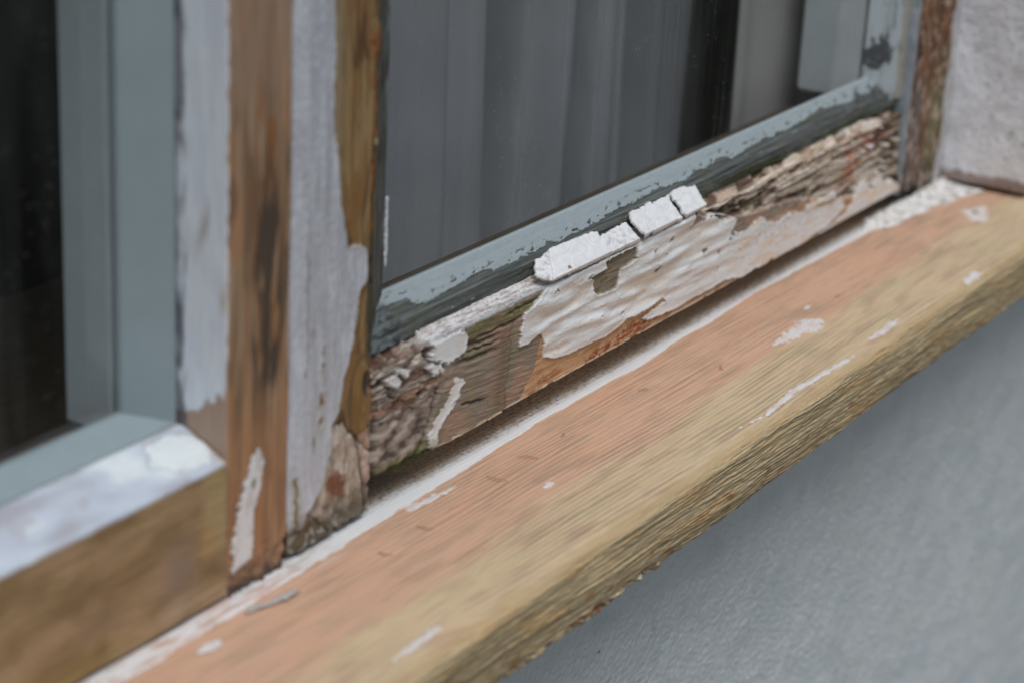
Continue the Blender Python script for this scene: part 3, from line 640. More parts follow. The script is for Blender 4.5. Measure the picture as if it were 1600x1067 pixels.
putty['label'] = 'glazing putty, pale blue above and bare dark grey below'
def vputty_shade(U, A, B, S):     # section x,y ; U height
    x, y, z = A, B, U
    p = Paint(U.shape, cf(134, 142, 146), .4)
    p.mix(cf(112, 120, 124), .5 * ss(0, .5, fbm(x / 5, z / 60, 3, 3)))
    sp = ss(.40, .5, fbm(x / 4, z / 12, 5, 3)) * (x > 452); p.mix(cf(92, 90, 86), .7 * sp)
    fung = ss(1, -1.5, np.hypot((x - 452) / 1.2, (z - 76)) - 9 + 4 * fbm(x / 4, z / 5, 6, 3)); p.mix(cf(46, 48, 50), .92 * fung)
    ed = ss(467, 470.5, x + fbm(x / 3, z / 9, 7, 2)); p.mix(cf(116, 108, 92), .7 * ed)
    return .25 * fbm(x / 4, z / 25, 8, 3) + .5 * fung * fbm(x / 3, z / 3, 9, 3), p
sweep('putty', [(474, 5.2, .5), (443, 14.3, .5), (443, 16, 3), (474, 16, 3)], grid_steps((50, 160, .6), (160, 700, 20)), 'z', vputty_shade, M_PUTTY, sashR)
def vputty_left(U, A, B, S):
    x, y, z = A, B, U
    p = Paint(U.shape, cf(62, 64, 60), .6); n = fbm(x / 4, z / 14, 23, 3)
    p.mix(cf(36, 36, 33), .8 * ss(0, .4, n)); p.mix(cf(112, 118, 118), .6 * ss(.15, .5, -n) * ss(10, 14, x))
    return .4 * n, p
sweep('putty', [(-7, 5.2, .6), (15.6, 14.3, .6), (15.6, 16, 3), (-7, 16, 3)], grid_steps((50, 230, .8), (230, 700, 20)), 'z', vputty_left, M_PUTTY, sashR)
box('glass_pane', (-7, 14.6, 50), (473, 17.4, 698), M_GLASS, sashR, 0)
box('inner_bead', (443.5, 18, 52), (474, 52, 700), M_PAINT, sashR, 1.5)
box('inner_rail', (-7, 18, 12), (443, 56, 43), M_INWOOD, sashR, 1.5)
box('top_rail', (-56, .5, 700), (500, 52, 760), M_PAINT, sashR, 2)
# --- left stile of the right sash
def stileL_shade(U, A, B, S):      # section x,y ; U = z
    x, y, z = A, B, U
    wx = x + .6 * fbm(x / 3, z / 6, 1, 3); wz = z + 1.4 * fbm(x / 3, z / 5, 2, 3)
    p = Paint(U.shape, cf(100, 78, 50), .6)
    gx = x + 1.2 * fbm(x / 6, z / 60, 3, 2)
    # grain bends round the knot at (-11, 38)
    kd = np.hypot((x + 15.0) / 6.0, (z - 36) / 14)
    gx = gx + 5 * np.exp(-kd ** 2) * np.sign(x + 10.5) * 0 + 3.5 * np.exp(-(kd * .8) ** 2)
    g = fbm(gx / 1.1, z / 55, 4, 3); g2 = fbm(gx / 3.2, z / 30, 5, 3)
    p.mix(cf(104, 78, 44), .7 * ss(0, .5, g)); p.mix(cf(130, 106, 76), .5 * ss(.05, .5, -g)); p.mix(cf(112, 76, 42), .6 * ss(0, .4, g2)); p.mix(cf(66, 48, 30), .8 * ss(.08, .4, fbm(gx / 4.5, z / 22, 30, 3))); p.mix(cf(128, 108, 76), .6 * ss(.1, .4, -g2))
    p.mix(cf(124, 112, 90), .6 * ss(-28, -33, x) * ss(90, 130, z))
    # red-brown rot streaks along the right arris
    rr = ss(-15, -10, x + 4 * fbm(x / 4, z / 14, 6, 3)) * ss(90, 110, z)
    p.mix(cf(104, 62, 32), .85 * rr * ss(-.2, .3, fbm(x / 2.5, z / 14, 7, 3)))
    dk = np.exp(-((x + 9.6 - .8 * fbm(z / 9, x * 0, 8, 2)) / 1.1) ** 2) * ss(.0, .25, fbm(z / 13, x * 0, 9, 2) + .1); p.mix(cf(38, 26, 18), .9 * dk * (z > 60))
    p.mix(cf(150, 140, 120), .8 * ss(1.6, .9, np.hypot(x + 10.2, z - 129))); crack = np.exp(-((x + 10 - .6 * fbm(z / 9, x * 0, 10, 2)) / 1.2) ** 2) * ss(118, 108, z) * ss(70, 84, z); p.mix(cf(30, 22, 18), .95 * crack)
    edge = ss(-14.2, -12.4, x + 1.0 * fbm(z / 8, x * 0, 33, 3)) * ss(98, 92, z) * ss(44, 52, z); p.mix(cf(48, 47, 40), .9 * edge)  # side shadow of the recess by the arris, painted into the wood colour
    h = -.5 + .18 * g + .25 * g2 - .8 * dk - 1.6 * crack - .8 * rr * ss(0, .4, fbm(x / 2.5, z / 8, 7, 3))
    # the knot
    p.mix(cf(108, 86, 52), .6 * ss(1.25, .8, kd)); rg = .5 + .5 * np.sin(kd * 17 + 2 * fbm(x / 3, z / 7, 11, 2)); p.mix(cf(96, 68, 34), .65 * rg * ss(1.35, 1.0, kd))
    kk = np.hypot((x + 12.6) / 3.2, (z - 42) / 5.0); p.mix(cf(44, 36, 34), .92 * ss(1.15, .65, kk + .2 * fbm(x / 2, z / 3, 12, 2)))
    p.mix(cf(78, 60, 40), .8 * np.exp(-((kd - 1.2) / .12) ** 2))
    h = h + .9 * np.exp(-kd ** 4) - 1.2 * ss(1.1, .6, kk)
    # grey bottom chunk with a rusty stain
    gd = sdf(wx, wz, ST_GREY); gm = ss(.5, -.5, gd)
    p.mix(cf(136, 124, 112), gm); p.mix(cf(160, 150, 140), .6 * gm * ss(0, .5, g2)); p.mix(cf(90, 80, 70), .6 * gm * ss(.1, .5, fbm(x / 3, z / 8, 14, 3)))
    rs = np.hypot((x + 30) / 6.5, (z - 9 + .5 * (x + 30)) / 6); p.mix(cf(92, 56, 34), gm * .9 * ss(1.2, .6, rs + .35 * fbm(x / 3, z / 3, 15, 3)))
    h = np.where(gm > .5, -.2 + .9 * fbm(x / 5, z / 9, 16, 3), h) - 1.0 * np.exp(-(gd / .7) ** 2)
    p.mix(cf(44, 46, 30), .8 * np.exp(-(gd / .6) ** 2))
    cc = np.exp(-((x + 14.5 + .28 * (z - 10)) / .8) ** 2) * (z < 24); h = h - 1.8 * cc; p.mix(cf(50, 38, 34), .8 * cc)
    p.mix(cf(150, 126, 118), .6 * ss(-14, -12, x + .28 * (z - 10)) * (z < 24))
    # white paint
    d = sdf(wx, wz, ST_WHITE) + .35 * fbm(x / 1.5, z / 2, 17, 3)
    for (cx, cz, r) in [(-40, 36, 1.3), (-40, 44, 1.6), (-39.5, 56, 1.0), (-39, 62, .8), (-46, 70, .6), (-44, 30, 1.0)]:
        d = np.maximum(d, r * .7 - np.hypot(x - cx, (z - cz) * .45) - .5 * fbm(x / 1.5, z / 2, 18, 2))
    ck = np.abs(x + 52.5 + 1.2 * fbm(z / 5, x * 0, 19, 3)) - .35; d = np.where(z < 20, np.maximum(d, -ck), d)
    ck = np.abs(x + 49 + 1.0 * fbm(z / 6, x * 0, 20, 3)) - .15; d = np.where((z < 100) & (z > 55), np.maximum(d, -ck * 2), d)
    pm = ss(.12, -.12, d)
    p.mix(cf(146, 148, 153), pm, .38); p.mix(cf(132, 132, 136), .45 * pm * ss(0, .5, fbm(x / 4, z / 30, 21, 3)))
    p.mix(cf(160, 163, 170), .6 * pm * ss(.1, .5, fbm(x / 5, z / 24, 22, 3)))
    p.mix(cf(120, 128, 98), .5 * pm * ss(-1.6, -.2, d) * ss(50, 20, z)); p.mix(cf(130, 122, 112), .5 * pm * ss(-1.2, -.1, d))
    h = h * (1 - pm) + pm * (.15 + .35 * fbm(x / 5, z / 40, 23, 3) + .12 * fbm(x / 2, z / 3, 24, 3) + .25 * ss(-1.5, 0, d))
    # crumbled, mossy foot
    foot = ss(8, -6, z + 4 * fbm(x / 6, z / 5, 25, 3)); p.mix(cf(66, 60, 47), .85 * foot); p.mix(cf(150, 150, 148), .45 * foot * ss(.1, .4, fbm(x / 4, z / 4, 26, 3)) * ss(-10, -40, x)); h = h + foot * (-1.2 + 1.1 * fbm(x / 6, z / 5, 27, 4))
    side = y > 8; h = np.where(side, 0, h)
    return h, p
sweep('stile', [(-56.6, 50, 10), (-56.6, 4, .4), (-55.5, 1.2, .4), (-50, -1.2, .4), (-42, -.6, .3), (-9.2, 0, .3), (-8.2, 1.0, .4), (-8.2, 14, 8), (-8.2, 50, 10)],
      grid_steps((-9.5, 215, .5), (215, 700, 20)), 'z', stileL_shade, M_WOODZ, sashR)['label'] = 'stile, half white paint and half bare brown wood with a knot'
# --- right stile
def stileR_shade(U, A, B, S):
    x, y, z = A, B, U
    p = Paint(U.shape, cf(88, 64, 47), .7)
    g = fbm((x + 1.5 * fbm(x / 5, z / 30, 1, 2)) / 2.0, z / 30, 2, 4); g2 = fbm(x / 7, z / 18, 3, 3)
    p.mix(cf(46, 32, 24), .85 * ss(-.05, .35, g)); p.mix(cf(128, 94, 68), .7 * ss(.05, .45, -g)); p.mix(cf(96, 60, 36), .7 * ss(0, .5, g2))
    p.mix(cf(80, 78, 56), .8 * ss(75, 40, z + 16 * fbm(x / 8, z / 12, 4, 3)) * ss(500, 512, x)); p.mix(cf(84, 78, 74), .85 * ss(70, 45, z + 8 * fbm(x / 8, z / 12, 4, 3)) * ss(500, 488, x))
    p.mix(cf(52, 48, 42), .85 * ss(14, -4, z + 9 * fbm(x / 6, z / 9, 5, 3)))
    cr = np.exp(-((x - 481 - 1.5 * fbm(z / 14, x * 0, 6, 2)) / 1.6) ** 2); p.mix(cf(34, 26, 22), .85 * cr)
    wl_ = ss(.25, .42, fbm(x / 3, z / 9, 8, 3)); p.mix(cf(168, 150, 138), .5 * wl_)
    ed = ss(476.4, 475.0, x); p.mix(cf(112, 124, 132), .8 * ed)
    ww = ss(527, 530, x + 2.0 * fbm(x / 4, z / 20, 9, 3)); p.mix(cf(150, 150, 152), .85 * ww)
    gap = np.exp(-((x - 504 - fbm(z / 20, x * 0, 10, 2)) / .9) ** 2); p.mix(cf(38, 30, 26), .8 * gap * (z > 5))
    h = .9 * g + 1.2 * g2 * ss(503, 506, x) - 2.0 * cr - 1.6 * gap - 1.0 * ss(20, -5, z)
    return np.where(y > 10, 0, h), p
sweep('stile', [(474.3, 50, 10), (474.3, 4, .5), (474.8, .8, .5), (475.8, 0, .5), (503.5, .5, 1.0), (503.5, 50, 10)],
      grid_steps((-3, 130, .6), (130, 700, 20)), 'z', stileR_shade, M_WOODZ, sashR)['label'] = 'stile of rotten red brown wood, grey at its foot'

# paint chips still clinging to the ledge of the rail
TD = np.array([.769, .639]); ND = np.array([-.639, .769])
def chip_surf(lift, tilt=0.0, curl=0.0, u0=0):
    def f(U, W, h):
        hh = h + lift + tilt * W + curl * (U - u0) ** 2 * .01
        wr = np.clip(-(W + .2), 0, 9)                       # front edge folds down over the arris
        W2 = W + wr * .55; hh = hh - wr * .85
        y = -.5 + W2 * TD[0] + hh * ND[0]; z = 46.5 + W2 * TD[1] + hh * ND[1]
        return np.stack([U, y, z], -1)
    return f
def chip_shade(dirty):
    def f(p, U, W, d):
        n = fbm(U / 4, W / 3, 5, 4)
        p.mix(ct(196, 196, 200), (.12 + .7 * dirty) * ss(.0, .5, n)); p.mix(ct(150, 142, 136), dirty * .6 * ss(.15, .6, fbm(U / 4, W / 2.5, 6, 4)))
        p.mix(ct(120, 108, 96), (.2 + .5 * dirty) * ss(-.45, -.05, d)); 
        for (cx, cw, r) in [(124.5, 1.5, 1.0)]:
            p.mix(ct(176, 118, 70), ss(r, r * .6, np.hypot((U - cx) * .6, W - cw) + .4 * fbm(U, W, 8, 2)))
        p.mix(ct(140, 130, 120), .4 * ss(.03, .0, np.abs(perlin(U / 13, W / 8, 9))))
        p.r = p.r + .35 * dirty
    return f
CH = [
 ([(122.0,12.4),(154.6,11.2),(158.2,10.1),(156.2,6.1),(156.8,3.4),(156.4,-1.6),(139.3,-1.3),(115.2,-0.9),(110.6,-0.5),(114.9,4.1),(117.5,8.2)], .75, 1.1, 0, .05),
 ([(110.2,10.6),(115.5,10.8),(121.5,12.0),(118.6,7.9),(115.2,4.0),(110.9,-0.5),(106.2,1.4),(103.1,4.9)], .5, .7, 0, .75),
 ([(157.1,8.4),(180.9,9.0),(181.6,5.5),(181.0,1.0),(183.1,-2.2),(158.4,-1.6),(157.2,3.0)], .0, .8, 0, .7),
 ([(186.3,12.0),(194.5,11.5),(205.1,12.4),(204.7,10.9),(206.8,11.3),(219.6,11.5),(217.0,6.1),(212.4,-0.7),(207.9,-1.9),(192.8,-1.9),(191.8,-0.3),(186.2,-2.2),(183.6,2.2),(182.5,7.8)], 1.0, 1.1, .02, .12),
 ([(219.3,10.2),(220.2,7.8),(219.0,2.7),(219.7,-2.1),(208.5,-1.4),(213.3,0.5),(217.4,6)], .3, .8, 0, .6),
 ([(221.5,11.7),(228.1,12.6),(235.4,12.2),(237.1,11.0),(243.0,10.3),(240.6,-0.8),(223.2,-1.6),(219.9,1.5),(222.3,4.2),(221.5,7.8)], 1.0, 1.1, .02, .05)]
for k, (P, lift, th, tilt, dirty) in enumerate(CH):
    island('paint_chip', P, .25, chip_surf(lift, tilt, .12 if k == 3 else 0, 200), th, M_CHIP, rail, edge=.55, rag=.35, col=ct(238, 240, 245), rough=.28, seed=300 + k,
           relief=lambda U, W, k=k: .25 * fbm(U / 9, W / 5, 400 + k, 2), shade=chip_shade(dirty), bottom=-.35)
# paint drips on the glass edge beside the stile
for P in ([(16.6,100),(17.9,101),(18.2,92),(18.4,80),(18.0,74),(17.0,73),(16.4,82)], [(9,178),(12,176),(13,200),(9,205)]):
    island('paint_drip', P, .3, lambda U, W, h: np.stack([U, 14.5 - h, W], -1), .3, M_CHIP, sashR, edge=.4, rag=.35, col=cf(165, 172, 176), rough=.4, seed=390)
# moss tufts in the joint above the rotten wood
def tufts(name, x0, x1, n, surf, seed):
    rnd = random.Random(seed); V = []; F = []
    for k in range(n):
        x = rnd.gauss((x0 + x1) / 2, (x1 - x0) / 4); y, z = surf(x); y += rnd.uniform(-1.6, 1.6); z += rnd.uniform(-.6, .6)
        a = rnd.uniform(0, 6.28); L = rnd.uniform(.5, 1.7); w = .16; b = rnd.uniform(.2, 1.0)
        dx, dy = math.cos(a) * b, math.sin(a) * b * .8 - .3
        i = len(V)
        V += [(x - w, y, z), (x + w, y, z), (x, y - w, z + .1), (x + dx * L, y + dy * L, z + L)]
        F += [(i, i + 1, i + 3), (i + 1, i + 2, i + 3), (i + 2, i, i + 3)]
    o = link(name, raw_mesh(name, V, F, False), M_MOSS, rail); return o
t = tufts('moss', 262, 345, 900, lambda x: (5.6, 49.2), 4); t['kind'] = 'stuff'
t = tufts('moss', 370, 470, 500, lambda x: (5.6, 49.0), 5); t['kind'] = 'stuff'
t = tufts('moss', 2, 34, 420, lambda x: (1.0, 1.2), 6); t['kind'] = 'stuff'

# ------------------------------------------------------------------ fixed frame: mullion, right jamb, bottom member, head
frame = thing('window_frame', 'fixed wooden window frame around both sashes, sanded brown mullion with a white flake between them', 'window frame')
def mull_shade(U, A, B, S):
    x, y, z = A, B, U
    p = Paint(U.shape, cf(116, 96, 76), .65)
    gx = x + 1.5 * fbm(x / 8, z / 70, 1, 2)
    g = fbm(gx / 1.6, z / 70, 2, 3); g2 = fbm(gx / 5, z / 45, 3, 3)
    p.mix(cf(112, 82, 54), .7 * ss(0, .5, g)); p.mix(cf(150, 126, 104), .6 * ss(.05, .5, -g)); p.mix(cf(138, 98, 66), .6 * ss(0, .4, g2)); p.mix(cf(84, 66, 50), .7 * ss(.1, .4, fbm(gx / 5.5, z / 36, 30, 3)))
    p.mix(cf(128, 106, 90), .6 * ss(120, 180, z + 20 * fbm(x / 9, z / 30, 9, 2)))
    c = -70 + 2.5 * fbm(z / 40, x * 0, 4, 2)
    sk = np.exp(-((x - c) / 6.5) ** 2) * ss(52, 72, z) * ss(185, 140, z)
    p.mix(cf(112, 76, 46), np.clip(.9 * sk * 1.3, 0, .9) * ss(-.3, .3, fbm(gx / 3, z / 30, 5, 3)))
    sk2 = np.exp(-((x - c - 1) / 6.0) ** 2) * ss(50, 75, z) * ss(150, 100, z); p.mix(cf(56, 48, 41), np.clip(2.2 * sk2, 0, .92) * ss(-.6, .1, fbm(gx / 3.4, z / 24, 6, 3)))
    p.mix(cf(130, 94, 66), .5 * ss(60, 40, z))
    h = .2 * g + .25 * g2
    foot = ss(2, -9, z + 4 * fbm(x / 5, z / 5, 7, 3)); p.mix(cf(96, 78, 62), .7 * foot); p.mix(cf(44, 40, 36), .8 * ss(-6, -10.5, z + 2 * fbm(x / 5, z / 5, 7, 3))); h = h + foot * (-.8 + 1.5 * fbm(x / 4, z / 4, 8, 3))
    # white side towards the left pane, paint torn off near the foot
    side = (x < -88.4) & (y > .3)
    e = interp(y, [(0, 62), (3, 60), (8, 57.7), (12, 53.5), (18, 51.5), (30, 51)])
    m = side * ss(-.6, .6, z - e + 2.0 * fbm(y / 3, z / 4, 11, 3))
    re = .5 + .6 * fbm(y / 2, z / 6, 12, 3) + .6 * ss(80, 60, z)
    m = m * ss(-.2, .2, y - re)
    p.mix((.78, .83, .90), m, .4); p.mix(cf(170, 178, 192), .4 * m * ss(0, .5, fbm(y / 8, z / 30, 13, 3)))
    st = np.exp(-((y - 10 + .25 * (z - 115)) / 1.8) ** 2 - ((z - 115) / 7) ** 2); p.mix(cf(120, 110, 100), m * .7 * st)
    cs = np.exp(-((y - 2.0) / 1.6) ** 2 - ((z - 93) / 4) ** 2); p.mix(cf(140, 124, 104), m * .7 * cs)
    p.mix(cf(128, 110, 96), side * (1 - m)); h = np.where(side, .25 * m + .15 * fbm(y / 6, z / 20, 14, 2), h)
    seam = ss(16.5, 19, y + 1.2 * fbm(z / 14, x * 0, 15, 3)) * side; p.mix(cf(60, 62, 70), seam * .85 * ss(-.5, .2, fbm(y / 2, z / 20, 16, 3)))
    return np.where(y > 19, -.6, h), p
sweep('mullion', [(-89, 60, 5), (-89, 19, .5), (-89, .8, .35), (-88.4, 0, .35), (-57.6, .3, .35), (-57, 1.2, 2), (-57, 60, 10)],
      grid_steps((-12.5, 215, .6), (215, 820, 20)), 'z', mull_shade, M_WOODZ, frame)
def flake_surf(U, W, h): return np.stack([U, -.25 - h, W], -1)
def flake_shade(p, U, W, d):
    p.mix(cf(150, 146, 144), .6 * ss(0, .5, fbm(U / 4, W / 8, 3, 3))); p.mix(cf(80, 74, 68), .8 * ss(1.6, .8, np.hypot(U + 76.5, (W - 27) * .7) + .6 * fbm(U / 2, W / 2, 4, 2)))
    p.mix(cf(100, 84, 70), .6 * ss(-.7, -.1, d))
o = island('paint_flake', MU_FLAKE, .4, flake_surf, .7, M_CHIP, frame, edge=.5, rag=.7, col=cf(182, 180, 178), rough=.45, seed=350, shade=flake_shade)
def jamb_shade(U, A, B, S):
    h, p = stileR_shade(U, A, B, S); return h, p
sweep('jamb', [(504.6, 50, 10), (504.6, 2, .6), (527, 1.0, .6), (531, 3, .6), (544, 4, 2), (544, 50, 10)], grid_steps((-12, 130, .6), (130, 820, 20)), 'z', jamb_shade, M_WOODZ, frame)
def low_shade(U, A, B, S):
    p = Paint(U.shape, cf(92, 74, 56), .85); p.mix(cf(50, 42, 34), .7 * ss(0, .5, fbm(U / 12, B / 3, 3, 3)))
    return .5 * fbm(U / 9, B / 3, 4, 3), p
sweep('bottom_member', [(19, -11, 1), (19, -1.0, 1), (60, -1.0, 10), (60, -11, 10)], grid_steps((-56.5, 474, 2),), 'x', low_shade, M_WOODX, frame)
box('head', (-620, -2, 821), (768, 60, 949), M_PAINT, frame, 2)
box('jamb', (-700, 0, -11), (-620, 60, 820), M_PAINT, frame, 2)
# filler smeared over the corner of sill and jamb
def fill_surf(U, W, h): return np.stack([U, W, -11.9 + h], -1)
o = island('filler', [(430,0),(440,-5),(452,-9),(470,-8.5),(484,-12),(497.7,-10.3),(508,-16.2),(520,-15),(535.4,-19.8),(544,-22),(544.5,4),(500,3),(440,6)], .5, fill_surf, 1.3, M_CHIP, frame, edge=3, rag=1.2, col=ct(224, 222, 218), rough=.7, seed=370,
       relief=lambda U, W: .7 * fbm(U / 16, W / 8, 371, 3) + 3.0 * ss(-8, 2, W), shade=lambda p, U, W, d: (p.mix(ct(190, 182, 172), .6 * ss(0, .5, fbm(U / 9, W / 5, 372, 3))), p.mix(ct(96, 86, 74), .7 * ss(.25, .5, fbm(U / 5, W / 4, 373, 4)))))

# ------------------------------------------------------------------ left-hand sash
sashL = thing('window_sash', 'blurred window sash with brown bottom rail, white ledge and black room behind its glass', 'window sash', group='wooden window sashes')
def lrail_shade(U, A, B, S):
    x, y, z = U, A, B
    p = Paint(U.shape, cf(118, 98, 70), .65)
    n = fbm(x / 26, z / 12, 2, 3)
    p.mix(cf(98, 78, 52), .6 * ss(.0, .5, n)); p.mix(cf(130, 108, 82), .7 * ss(.0, .45, -n))
    p.mix(cf(104, 90, 80), .75 * np.exp(-((x + 113) / 9) ** 2 - ((z - 8) / 12) ** 2)); p.mix(cf(132, 118, 84), .6 * ss(-104, -98, x) * ss(0, 14, z))
    p.mix(cf(140, 104, 62), .6 * np.exp(-((x + 99.5) / 3) ** 2 - ((z - 14) / 6) ** 2)); p.mix(cf(80, 60, 44), .6 * np.exp(-((x + 97) / 7) ** 2 - ((z - 3) / 3.5) ** 2))
    p.mix(cf(96, 78, 60), .6 * np.exp(-((x + 150) / 14) ** 2 - ((z - 5) / 5) ** 2)); p.mix(cf(70, 56, 34), .6 * np.exp(-((x + 150) / 4) ** 2 - ((z + 4) / 3) ** 2)); p.mix(cf(112, 90, 48), .6 * ss(4, -10, z) * ss(-120, -160, x)); p.mix(cf(150, 130, 110), .5 * np.exp(-((x + 116) / 10) ** 2 - ((z + 5) / 3) ** 2))
    g = fbm(x / 30, z / 1.3, 3, 3); p.mul(1 + .12 * g)
    h = .2 * g
    lm = ss(36.8, 38.0, z + .5 * fbm(x / 9, z, 4, 3))
    p.mix(ct(196, 204, 216), lm, .38)
    l1 = .6 * fbm(x / 34, y / 12, 5, 2); l2 = .7 * fbm(x / 14, y / 8, 6, 2)
    p.mix(ct(168, 166, 172), lm * .8 * ss(.0, .45, l1)); p.mix(ct(226, 234, 244), lm * .8 * ss(.0, .45, -l1)); p.mix(ct(172, 168, 170), lm * .5 * ss(.2, .6, l2))
    blob = np.hypot((x + 100 + .3 * (y - 10)) / 13, (y - 10.5) / 7.2) + .26 * fbm(x / 9, y / 6, 8, 3) + .12 * ss(-94, -90, x); bm_ = ss(1.06, .9, blob) * lm
    p.mix(ct(226, 233, 243), bm_ * .85, .3); p.mix(ct(140, 136, 138), lm * .4 * np.exp(-((blob - 1.08) / .06) ** 2)); p.mix(ct(176, 154, 134), lm * .7 * ss(-93, -91, x + fbm(y / 3, x * 0, 7, 2)) * ss(9, 3, y))
    h = h + lm * (.4 + .5 * l1 + .2 * l2) * (1 - bm_) + bm_ * .9 * np.sqrt(np.clip(1 - blob ** 2, 0, 1))
    p.mix(cf(80, 68, 54), (y > 33.5) * 1.0, .7)
    return np.where(y > 19.4, 0, h), p
lr = sweep('bottom_rail', [(54, -10.5, 10), (2, -11, 2), (0, -9.8, .8), (0, 37.4, .8), (.8, 38.4, .5), (19.5, 46.6, 1), (33, 46.8, 2), (35, 40.5, 2), (54, 40.5, 10)],
           grid_steps((-420, -205, 4), (-205, -89.6, .6)), 'x', lrail_shade, M_WOODX, sashL)
lr['label'] = 'brown bare wood bottom rail with a white painted ledge'
M_BLUE = mat('blue grey gloss paint', 0.00004, (1, 1, 1), 150, color=tuple(cf(108, 119, 122)), rough=.35, var=.05, vscale=(50, 50, 50))
M_BLUE2 = mat('blue grey paint inside', 0.00004, (1, 1, 1), 150, color=tuple(cf(142, 152, 154)), rough=.5, var=.05, vscale=(50, 50, 50))
def prism(name, sec, a, b, axis, m, parent):
    n = len(sec)
    pt = lambda s, u: (u, s[0], s[1]) if axis == 'x' else (s[0], s[1], u)
    V = [pt(s, a) for s in sec] + [pt(s, b) for s in sec]
    F = [tuple(range(n)), tuple(range(2 * n - 1, n - 1, -1))] + [(i, i + n, (i + 1) % n + n, (i + 1) % n) for i in range(n)]
    import bmesh
    me = raw_mesh(name, V, F, False); bm = bmesh.new(); bm.from_mesh(me); bmesh.ops.recalc_face_normals(bm, faces=bm.faces[:])
    bmesh.ops.bevel(bm, geom=bm.edges[:], offset=.0004, segments=2, affect='EDGES'); bm.to_mesh(me); bm.free()
    return link(name, me, m, parent)
prism('putty', [(20, 46.9), (30, 52.9), (32.5, 52.9), (32.5, 46.9)], -420, -90.5, 'x', M_BLUE, sashL)
prism('putty', [(-90.2, 20.4), (-106, 30.2), (-106, 32.6), (-90.2, 32.6)], 47, 700, 'z', M_BLUE, sashL)
box('glass_pane', (-420, 30.6, 52), (-91, 33.4, 698), M_GLASS, sashL, 0)
box('inner_bead', (-106, 34.5, 44), (-90.3, 54.5, 700), M_BLUE2, sashL, .8)
box('stile', (-480, 0, -10.5), (-421, 54, 760), M_PAINT, sashL, 2)
box('top_rail', (-420, 0, 701), (-91, 54, 760), M_PAINT, sashL, 2)

# ------------------------------------------------------------------ curtains
def curtain(name, x0, x1, y0, z0, z1, folds, m, label, seed, lean=0.0):
    u = np.linspace(x0, x1, 260); w = np.linspace(z0, z1, 60); U, W = np.meshgrid(u, w, indexing='ij')
    h = np.zeros_like(U)
    for (fx, wd, am) in folds:
        h += am * np.exp(-((U + lean * (W - z0) - fx) / wd) ** 2)
    h += 6 * fbm(U / 60, W / 500, seed, 2)
    V = np.stack([U, y0 + h, W], -1).reshape(-1, 3); V2 = V + np.array([0, .8, 0])
    nw = len(w); idx = np.arange(U.size).reshape(U.shape); q = np.stack([idx[:-1, :-1], idx[1:, :-1], idx[1:, 1:], idx[:-1, 1:]], -1).reshape(-1, 4)
    F = np.concatenate([q, q[:, ::-1] + U.size])
    o = link(name, raw_mesh(name, np.vstack([V, V2]), F, True), m); return tag(o, label, 'curtain', 'curtains behind the glass')
curtain('curtain', 40, 474, 128, -38, 760, [(150, 14, 12), (205, 16, -12), (232, 12, 10), (272, 6, 34), (279, 4, -14), (300, 14, -16), (324, 5, 34), (331, 4, -14), (350, 18, -16), (372, 6, 24), (380, 5, -10), (404, 7, 38), (412, 4, -14), (430, 14, -16), (455, 8, 12), (470, 8, 34)], M_CURT,
        'long thin grey curtain hanging in soft folds behind the large pane', 3, -.03)
curtain('curtain', 398, 560, 66, -38, 760, [(420, 14, 3), (450, 20, -4), (500, 20, 4)], M_CURT2, 'narrow beige curtain right of the dark gap behind the large pane', 5)

# ------------------------------------------------------------------ loose debris on the sill
def stick(name, pts, rad, m, label, cat, group):
    V = []; F = []; n = 6
    for i, (x, y, z) in enumerate(pts):
        r = rad * (1 - .6 * abs(2 * i / (len(pts) - 1) - 1))
        a = Vector(pts[min(i + 1, len(pts) - 1)]) - Vector(pts[max(i - 1, 0)]); a.normalize()
        s = a.cross(Vector((0, 0, 1))); s.normalize(); t_ = s.cross(a)
        for k in range(n):
            q = s * math.cos(6.283 * k / n) * r + t_ * math.sin(6.283 * k / n) * r * .7
            V.append((x + q.x, y + q.y, z + q.z))
    for i in range(len(pts) - 1):
        for k in range(n): F.append((i * n + k, i * n + (k + 1) % n, (i + 1) * n + (k + 1) % n, (i + 1) * n + k))
    F.append(tuple(range(n))[::-1]); F.append(tuple(range(len(V) - n, len(V))))
    o = link(name, raw_mesh(name, V, F, True), m); return tag(o, label, cat, group)
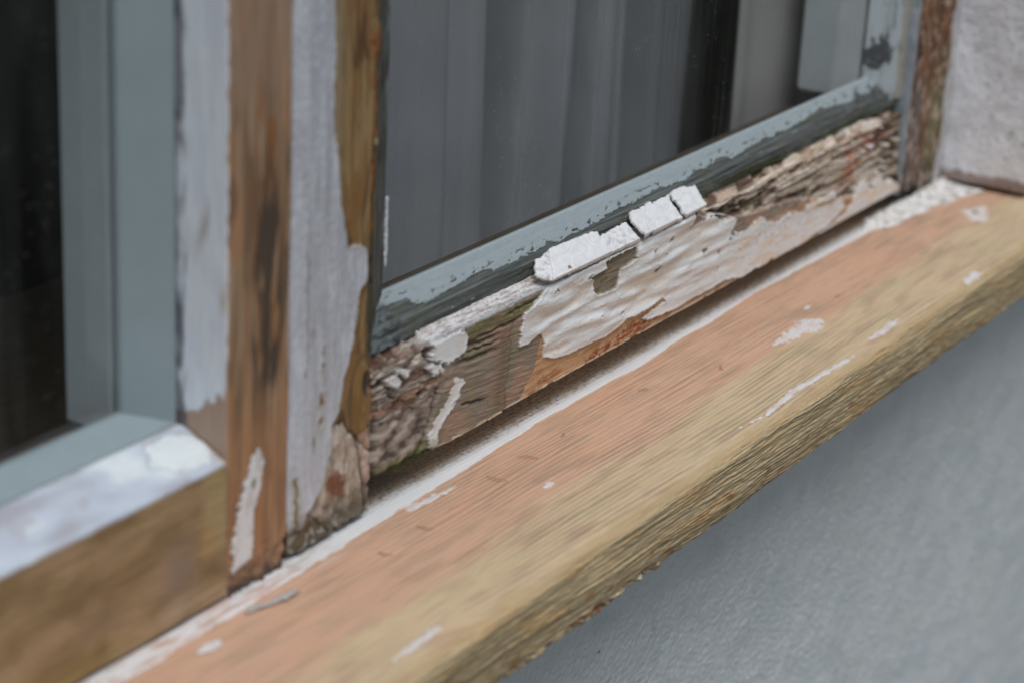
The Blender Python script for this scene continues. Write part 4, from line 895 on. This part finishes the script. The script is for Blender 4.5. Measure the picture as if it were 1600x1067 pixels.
SP = [(48.0, -18.1, 9, 78, 'thin curled splinter on the sill, near the lowest corner of the rotten rail'),
      (73.4, -16.5, 8, 60, 'thin reddish splinter on pink sill wood below the bare left half of the rail'),
      (-30.0, -21.7, 6, 70, 'dark forked splinter on the sill nearest the camera'),
      (-4.1, -20.8, 7, 75, 'small brown curled shaving on the sill below the stile foot'),
      (207.2, -31.1, 6, -30, 'tiny curved shaving in the middle of the sill before the peeling paint'),
      (163.1, -17.6, 5, 40, 'fine hair-like splinter close to the white strip at mid sill'),
      (326.1, -33.0, 4, 10, 'faint pale splinter on the far part of the sill'),
      (100.9, -15.9, 4, -10, 'short pale splinter beside the white strip under the torn veneer')]
rnd = random.Random(8)
for (x, y, L, a, lab) in SP:
    a = math.radians(a); pts = []
    bend = rnd.uniform(-.5, .5)
    for i in range(7):
        t_ = i / 6 - .5; pts.append((x + math.cos(a + bend * t_ * 2) * L * t_, y - math.sin(a + bend * t_ * 2) * L * t_, -11.7 + .7 * (1 - 4 * t_ * t_) * rnd.uniform(.6, 1.2)))
    stick('wood_splinter', pts, .28, M_SPLINT, lab, 'splinter', 'loose splinters on the sill')
# a flat grey scrap of paint and a nail in a dab of filler
o = island('paint_scrap', [(-90, -9.5), (-84, -12), (-72, -13.5), (-70, -15.2), (-76, -16), (-86, -13.5), (-93, -11.5)], .4, lambda U, W, h: np.stack([U, W, -11.4 + h + .02 * (U + 90)], -1), 1.0, M_CHIP, None, edge=.6, rag=.5, col=ct(176, 168, 164), rough=.6, seed=380, relief=lambda U, W: .4 * fbm(U / 4, W / 2, 3, 3))
tag(o, 'loose grey paint scrap lying on the sill just below the foot of the brown mullion', 'paint scrap')
o = island('paint_scrap', [(-124, -15), (-118, -13.5), (-112, -15), (-113, -18), (-119, -18.5)], .4, lambda U, W, h: np.stack([U, W, -11.7 + h], -1), .9, M_CHIP, None, edge=.8, rag=.5, col=ct(214, 208, 204), rough=.6, seed=381)
tag(o, 'small white paint crumb on the sill beside the left bottom rail', 'paint scrap')
def disc(name, x, y, z, r, hgt, m):
    n = 20; V = [(x, y, z + hgt)]; 
    for rr, zz in ((r * .8, hgt * .9), (r, hgt * .4), (r, -.5)):
        V += [(x + rr * math.cos(6.283 * k / n), y + rr * math.sin(6.283 * k / n), z + zz) for k in range(n)]
    F = [(0, 1 + k, 1 + (k + 1) % n) for k in range(n)]
    for q in (0, 1): F += [(1 + q * n + k, 1 + (q + 1) * n + k, 1 + (q + 1) * n + (k + 1) % n, 1 + q * n + (k + 1) % n) for k in range(n)]
    return link(name, raw_mesh(name, V, F, True), m, sill)
disc('nail_head', 502, -33.5, -11.8, 1.9, .5, M_METAL)
